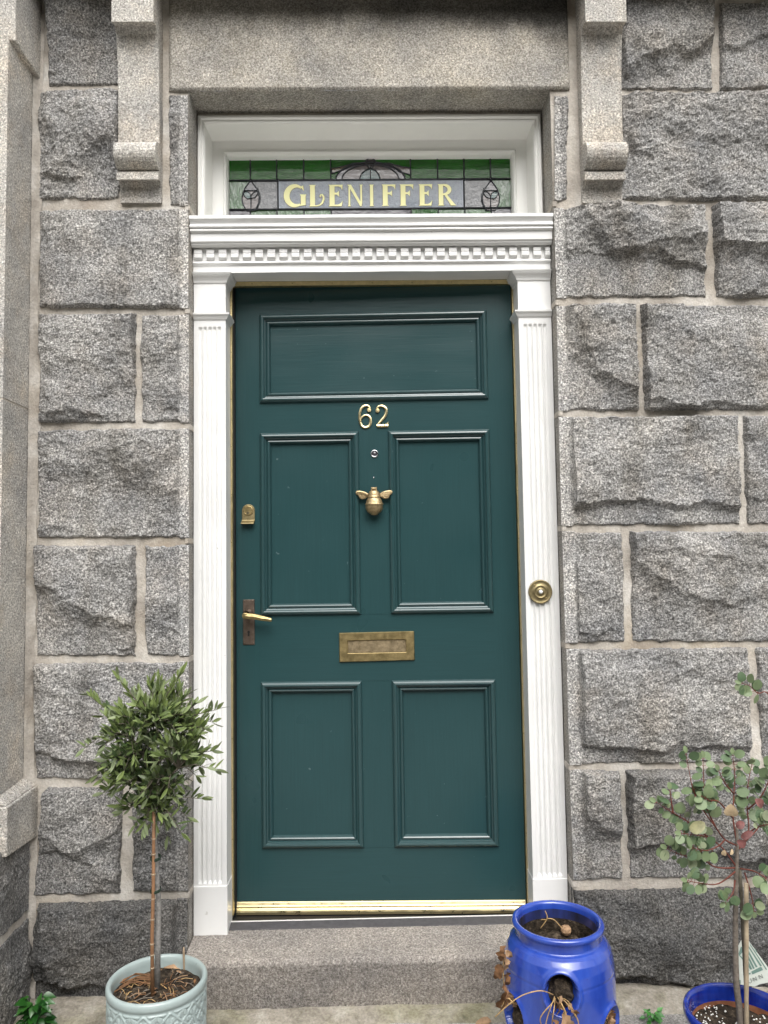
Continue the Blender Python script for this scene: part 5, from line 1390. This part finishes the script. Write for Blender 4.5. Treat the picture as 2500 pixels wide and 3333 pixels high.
# withered stalk and husk inside the planter
q = PZ(1795, 3014, zr - .058)
mb = MB(); 
for pts in ([(q.x - .03, q.y, q.z - .006), (q.x - .012, q.y - .004, q.z + .022), (q.x - .016, q.y, q.z + .040)], [(q.x - .012, q.y - .004, q.z + .022), (q.x + .006, q.y - .01, q.z + .020), (q.x + .026, q.y - .02, q.z)], [(q.x - .05, q.y + .02, q.z), (q.x - .03, q.y + .01, q.z + .012), (q.x - .012, q.y - .004, q.z + .018)], [(q.x + .0, q.y + .03, q.z), (q.x + .01, q.y + .03, q.z + .018), (q.x + .03, q.y + .03, q.z + .014)]):
    mb.tube(spl(pts, 5), .0013, 5)
tag(mb.build('withered_stalk', 'straw', smooth=True), 'thin withered stalk lying inside the mouth of the blue planter', 'stalk')
q = PZ(1842, 3030, zr - .064)
mb = MB(); mb.lathe([(.001, -.012), (.010, -.008), (.014, 0), (.013, .008), (.008, .013), (.001, .014)], 14, (q.x, q.y, q.z), 'Z', lambda a, h, r_: .004 * N3(math.cos(a) * 3, math.sin(a) * 3, h * 200))
tag(mb.build('dry_husk', 'dry_pale'), 'wrinkled pinkish tan husk inside the mouth of the blue planter', 'husk')

# ================================================================== BLUE POT WITH THE EUCALYPTUS
ze = 0.290
e0 = PZ(2412, 3292, ze); dE = e0.y - CAM.y; RE = 172 * dE / F
ep = thing('glazed_plant_pot', 'round deep blue glazed pot holding the eucalyptus at the lower right corner', 'plant pot', (e0.x, e0.y, GZ))
mb = MB()
mb.lathe([(RE * .62, GZ), (RE * .68, GZ + .004), (RE * .78, GZ + .06), (RE * .87, GZ + .14), (RE * .915, ze - .034), (RE * .93, ze - .028), (RE * .975, ze - .024), (RE * 1.0, ze - .016), (RE * 1.0, ze - .008), (RE * .985, ze - .001), (RE * .955, ze + .001), (RE * .915, ze - .001), (RE * .89, ze - .008), (RE * .875, ze - .022), (RE * .86, ze - .036)], 96, (e0.x, e0.y, 0))
mb.build('pot_body', 'blue2', ep, smooth=True)
mb = MB(); mb.lathe([(RE * .861, ze - .036), (RE * .86, ze - .047), (RE * .85, ze - .06)], 96, (e0.x, e0.y, 0)); mb.build('unglazed_band', 'terracotta', ep, smooth=True)
soil_disc('compost', e0, RE * .865, ze - .048, 'soil', 'perlite flecked compost in the deep blue eucalyptus pot', .007, 9)
mb = MB(); rr = random.Random(31)
for i in range(170):
    a = rr.uniform(0, 6.283); q = RE * .84 * math.sqrt(rr.random()); rad = rr.uniform(.0012, .0032)
    c = (e0.x + q * math.cos(a), e0.y + q * math.sin(a), ze - .045 + rr.uniform(-.001, .003))
    v = [mb.vert((c[0] + rad * x * rr.uniform(.7, 1.2), c[1] + rad * y * rr.uniform(.7, 1.2), c[2] + rad * z * rr.uniform(.7, 1.2))) for x, y, z in ((1, 0, 0), (0, 1, 0), (-1, 0, 0), (0, -1, 0), (0, 0, 1), (0, 0, -1))]
    for t in ((0, 1, 4), (1, 2, 4), (2, 3, 4), (3, 0, 4), (1, 0, 5), (2, 1, 5), (3, 2, 5), (0, 3, 5)): mb.face([v[k] for k in t])
tag(mb.build('perlite', 'perlite'), 'white perlite grains scattered on the compost of the eucalyptus pot', 'perlite', kind='stuff')

Ye = e0.y
def ew(x, y, dy=0.0): return P(1950 + x * .5121, 2200 + y * .5122, Ye + dy)
euc = thing('eucalyptus_tree', 'small eucalyptus with round grey green leaves on red stems in the blue pot', 'tree', (ew(900, 2200).x, Ye, ze - .05))
tk = [ew(905, 2240), ew(893, 2120), ew(874, 1960), ew(867, 1700), ew(868, 1450), ew(872, 1250), ew(878, 1090), ew(872, 960)]
tk[0].z = ze - .055
mb = MB(); mb.tube(spl([tuple(p) for p in tk], 5), [.0082 - .0046 * (i / 35) for i in range(36)], 10); mb.build('trunk', 'bark', euc, smooth=True)
rr = random.Random(77)
BR = [
 ([(870, 1210, 0), (790, 1100, -.02), (700, 1030, -.05), (610, 1010, -.06), (520, 1000, -.07)], .5, 9),
 ([(880, 1080, 0), (800, 1040, -.02), (740, 960, -.04), (680, 880, -.06), (630, 800, -.07), (592, 700, -.07), (572, 600, -.07), (552, 490, -.07)], .35, 13),
 ([(740, 960, -.04), (690, 850, -.06), (668, 740, -.06), (665, 640, -.05), (660, 520, -.05)], .3, 8),
 ([(876, 1060, 0), (852, 900, .0), (858, 750, .01), (862, 620, .02), (850, 500, .02)], .4, 10),
 ([(890, 1100, 0), (950, 980, .02), (942, 850, .03), (946, 700, .03), (972, 560, .04)], .35, 11),
 ([(888, 1090, 0), (1000, 980, .03), (1070, 860, .05), (1150, 790, .06)], .4, 8),
 ([(870, 1220, 0), (740, 1215, -.02), (640, 1150, -.03), (530, 1140, -.03), (430, 1095, -.03)], .3, 10),
 ([(895, 1225, 0), (980, 1240, -.02), (1060, 1285, -.04), (1110, 1360, -.05)], .45, 7),
 ([(870, 1240, 0), (760, 1320, -.03), (650, 1318, -.05), (560, 1300, -.06)], .5, 6),
 ([(700, 1030, -.05), (570, 930, -.05), (470, 870, -.05), (360, 800, -.05)], .3, 9),
 ([(470, 870, -.05), (460, 800, -.05), (450, 720, -.05)], .3, 4),
 ([(866, 1290, 0), (850, 1380, -.02), (800, 1440, -.03)], .4, 5),
 ([(925, 1250, 0), (970, 1400, -.02), (985, 1500, -.02)], .6, 4),
 ([(850, 900, 0), (760, 800, -.07), (700, 790, -.09), (650, 760, -.1)], .35, 8),
 ([(858, 750, .01), (800, 680, -.02), (760, 600, -.03)], .3, 6),
 ([(942, 850, .03), (1020, 780, .0), (1080, 660, -.02), (1090, 560, -.02)], .3, 9),
 ([(930, 1010, .02), (1010, 960, -.03), (1090, 940, -.05)], .4, 7),
 ([(1200, 500, .05), (1150, 260, .04), (1070, 110, .03), (1010, 110, .02), (960, 65, .02), (905, 45, .02)], .55, 6),
 ([(800, 1040, -.02), (760, 1080, -.05), (680, 1110, -.06), (590, 1090, -.07)], .35, 6),
]
tw = MB(); lf = MB(); LV = []
for pts, t0, nl in BR:
    c = [Vector(q) for q in spl([tuple(ew(*p)) for p in pts], 6)]
    n = len(c)
    tw.tube(c, [.0021 - .0015 * i / (n - 1) for i in range(n)], 6)
    for j in range(nl):
        t = t0 + (1 - t0) * (j + .6) / nl; i = min(n - 2, int(t * (n - 1))); p = c[i].lerp(c[i + 1], t * (n - 1) - i)
        ax = (c[i + 1] - c[i]).normalized()
        side = ax.cross(Vector((rr.uniform(-.5, .5), -1, rr.uniform(-.3, .3)))).normalized()
        for sg in (-1, 1):
            if rr.random() < .14: continue
            d = (side * sg + ax * rr.uniform(.1, .7) + rv(rr, .3)).normalized()
            st = p + d * rr.uniform(.003, .008)
            tw.tube([p, st], .0006, 4, False)
            up = Vector((rr.uniform(-.6, .6), -1, rr.uniform(-.3, 1.2))) + rv(rr, .6)
            sz = rr.uniform(.015, .034) * (1.0 - .22 * t)
            tone = min(1, max(0, rr.gauss(.36, .32)))
            LV.append((st, d, up, sz, sz * rr.uniform(.78, 1.02), tone))
    leaf(lf, c[-1], (c[-1] - c[-3]).normalized(), Vector((0, -1, .3)), .016, .011, .6, .2, .1, ROUND)
for k, L in enumerate(LV): leaf(lf, *L, fold=rr.uniform(-.05, .25), curl=rr.uniform(-.1, .25), shape=ROUND)
tw.build('branches', 'redstem', euc, smooth=True)
lf.build('foliage', 'euc', euc, smooth=True, tone=True, fixn=False)
for (x, y, L, wd, mt, lb) in ((838, 890, .031, .029, 'euc_cream', 'faded cream leaf'), (790, 1140, .014, .011, 'euc_cream', 'faded cream leaf'), (836, 1138, .013, .009, 'euc_cream', 'faded cream leaf'), (872, 960, .020, .018, 'euc_red', 'reddened leaf'), (905, 1030, .028, .016, 'euc_red', 'reddened leaf'), (930, 1080, .022, .018, 'euc_red', 'reddened leaf'), (580, 985, .036, .026, 'euc_yellow', 'yellowing leaf'), (1040, 830, .022, .02, 'euc_red', 'reddened leaf')):
    m = MB(); p = ew(x, y, -.075); aa_ = x * 1.7; leaf(m, p, (math.cos(aa_), -.3, .7 + .3 * math.sin(aa_)), (.4 * math.sin(aa_), -1, .3), L, wd, .5, .3, .3, ROUND); m.build('faded_leaf', mt, euc, smooth=True, label=lb)
# canes tied beside it
for (a, b, dy, rad, mt, lb) in (((934, 2240), (936, 1318), -.012, .0048, 'bamboo_pale', 'pale weathered bamboo cane right beside the eucalyptus trunk'), ((948, 2240), (894, 1225), .012, .0040, 'twig', 'thin dark leaning cane behind the pale one in the eucalyptus pot')):
    p, q = ew(*a, dy), ew(*b, dy); p.z = ze - .055
    m = MB(); m.tube([p.lerp(q, t / 8) for t in range(9)], [rad * (1 + .12 * (t % 2)) for t in range(9)], 9)
    tag(m.build('garden_cane', mt, smooth=True), lb, 'cane', 'canes in the eucalyptus pot')

# plant tag with green print, tied behind the canes
def tg(x, y, off=0.0):
    px, py = 2250 + x * .17313, 2950 + y * .17313
    yy = Ye + .055 + .02 * smooth01((1100 - x) / 300) * 0 + off
    return P(px, py, yy)
tagth = thing('plant_tag', 'pale plastic plant tag with green print hanging behind the eucalyptus canes', 'plant tag', tuple(tg(1150, 1200)))
def tplate(m, pts, off, th=.0008):
    A = [m.vert(tg(x, y, off)) for x, y in pts]; B = [m.vert(tg(x, y, off + th)) for x, y in pts]; n = len(pts)
    m.face(A); m.face(B[::-1])
    for i in range(n): m.face((A[i], B[i], B[(i + 1) % n], A[(i + 1) % n]))
m = MB(); tplate(m, [(860, 790), (890, 730), (930, 650), (970, 610), (1040, 600), (1075, 640), (1250, 880), (1440, 1140), (1620, 1390), (1440, 1436), (1290, 1466), (1185, 1512), (1060, 1492), (890, 1464), (868, 1100)], 0)
m.build('tag_card', 'tag', tagth)
m = MB(); o_ = -.0004
for k, pts in enumerate(([(893, 880), (935, 760), (960, 770), (960, 870), (900, 940)], [(905, 930), (930, 925), (1000, 1010), (985, 1030)], [(1062, 750), (1085, 750), (1330, 1120), (1300, 1135)], [(1062, 800), (1250, 1140), (1215, 1150), (1062, 870)], [(1062, 900), (1195, 1165), (1165, 1180), (1062, 975)], [(1062, 1000), (1150, 1185), (1110, 1190), (1062, 1110)],
                           [(1125, 1230), (1300, 1140), (1330, 1150), (1350, 1200), (1150, 1280)], [(1100, 720), (1115, 715), (1430, 1190), (1405, 1195)], [(1190, 790), (1205, 800), (1240, 860), (1225, 865)], [(1000, 1330), (1030, 1310), (1040, 1420), (1010, 1420)], [(1062, 1200), (1085, 1185), (1095, 1205), (1070, 1220)], [(1085, 1260), (1110, 1240), (1120, 1270), (1095, 1285)], [(905, 1380), (930, 1390), (930, 1460), (895, 1455)])):
    tplate(m, pts, o_ - k * .00004, .0003)
m.build('tag_print', 'tag_print', tagth)
m = MB(); o_ = -.0012; k = 0
def seg(a, b, wdt):
    global k
    dx, dy = b[0] - a[0], b[1] - a[1]; l = math.hypot(dx, dy); nx_, ny_ = -dy / l * wdt, dx / l * wdt
    tplate(m, [(a[0] + nx_, a[1] + ny_), (b[0] + nx_, b[1] + ny_), (b[0] - nx_, b[1] - ny_), (a[0] - nx_, a[1] - ny_)], o_ - k * .00004, .0003); k += 1
def lettr(kind, ox, oy):
    ux, uy = (0.90, -.42), (.42, .90)       # along the line, down the letter
    def T_(a, b): return (ox + a * ux[0] + b * uy[0], oy + a * ux[1] + b * uy[1])
    if kind == 'N':
        seg(T_(0, 0), T_(0, 78), 5); seg(T_(0, 0), T_(58, 78), 7); seg(T_(58, 0), T_(58, 78), 5)
    else:
        seg(T_(0, 0), T_(0, 58), 5); seg(T_(0, 58), T_(18, 78), 5); seg(T_(18, 78), T_(40, 78), 5); seg(T_(40, 78), T_(56, 58), 5); seg(T_(56, 58), T_(56, 0), 5)
lettr('U', 1062, 1380); lettr('N', 1155, 1345); lettr('N', 1265, 1298); lettr('E', 1375, 1250) if False else None
m.build('tag_lettering', 'tag_text', tagth)

# ================================================================== WEEDS AND FALLEN LEAVES
def weed(name, label, cat, px, py, z, n, L, spread, mat, seed, hgt):
    c = PZ(px, py, z); rr = random.Random(seed)
    t = thing(name, label, cat, tuple(c)); m = MB(); s_ = MB()
    for i in range(n):
        a = rr.uniform(0, 6.283); q = spread * math.sqrt(rr.random()); h = rr.uniform(.15, 1) * hgt
        p = c + Vector((q * math.cos(a), q * math.sin(a) * .6, h))
        s_.tube([c + Vector((0, 0, 0)), c.lerp(p, .6) + Vector((0, 0, .004)), p], .0009, 4)
        d = Vector((math.cos(a), math.sin(a) * .6 - .3, rr.uniform(-.5, .6)))
        leaf(m, p, d, Vector((0, -.6, 1)) + rv(rr, .4), L * rr.uniform(.6, 1.1), L * rr.uniform(.45, .65), rr.random(), .3, .3, [(0, .1), (.15, .8), (.35, 1), (.6, .75), (.8, .4), (1, .03)])
    m.build('foliage', mat, t, smooth=True, tone=True, fixn=False); s_.build('stems', mat, t)
weed('ivy_plant', 'dark glossy green leafy weed at the foot of the wall in the lower left corner', 'plant', 112, 3345, GZ, 46, .036, .034, 'ivy', 3, .085)
weed('weed_plant', 'small bright green weed sprouting between the blue planter and the eucalyptus pot', 'plant', 2125, 3325, GZ, 22, .020, .022, 'weed', 6, .028)
rr = random.Random(17)
for i, (px, py, L, mt, lb) in enumerate(((1600, 3326, .045, 'dry_pale', 'tan dry leaf on the pavement left of the blue planter'), (1560, 3338, .035, 'dry', 'brown dry leaf on the pavement below the doorstep'), (1655, 3330, .040, 'dry', 'dark brown dry leaf at the foot of the blue planter'),
                                        (1990, 3326, .036, 'dry_pale', 'pinkish dry leaf on the pavement right of the blue planter'), (2030, 3336, .03, 'dry', 'small brown leaf on the pavement near the green weed'))):
    q = PZ(px, py, GZ + .006); a = rr.uniform(0, 6.28)
    dryleaf('fallen_leaf', (q.x, q.y, GZ + .007), (math.cos(a), math.sin(a), .15), (0, -.3, 1), L, L * .55, lb, mt, .4, 'dead leaves on the pavement')
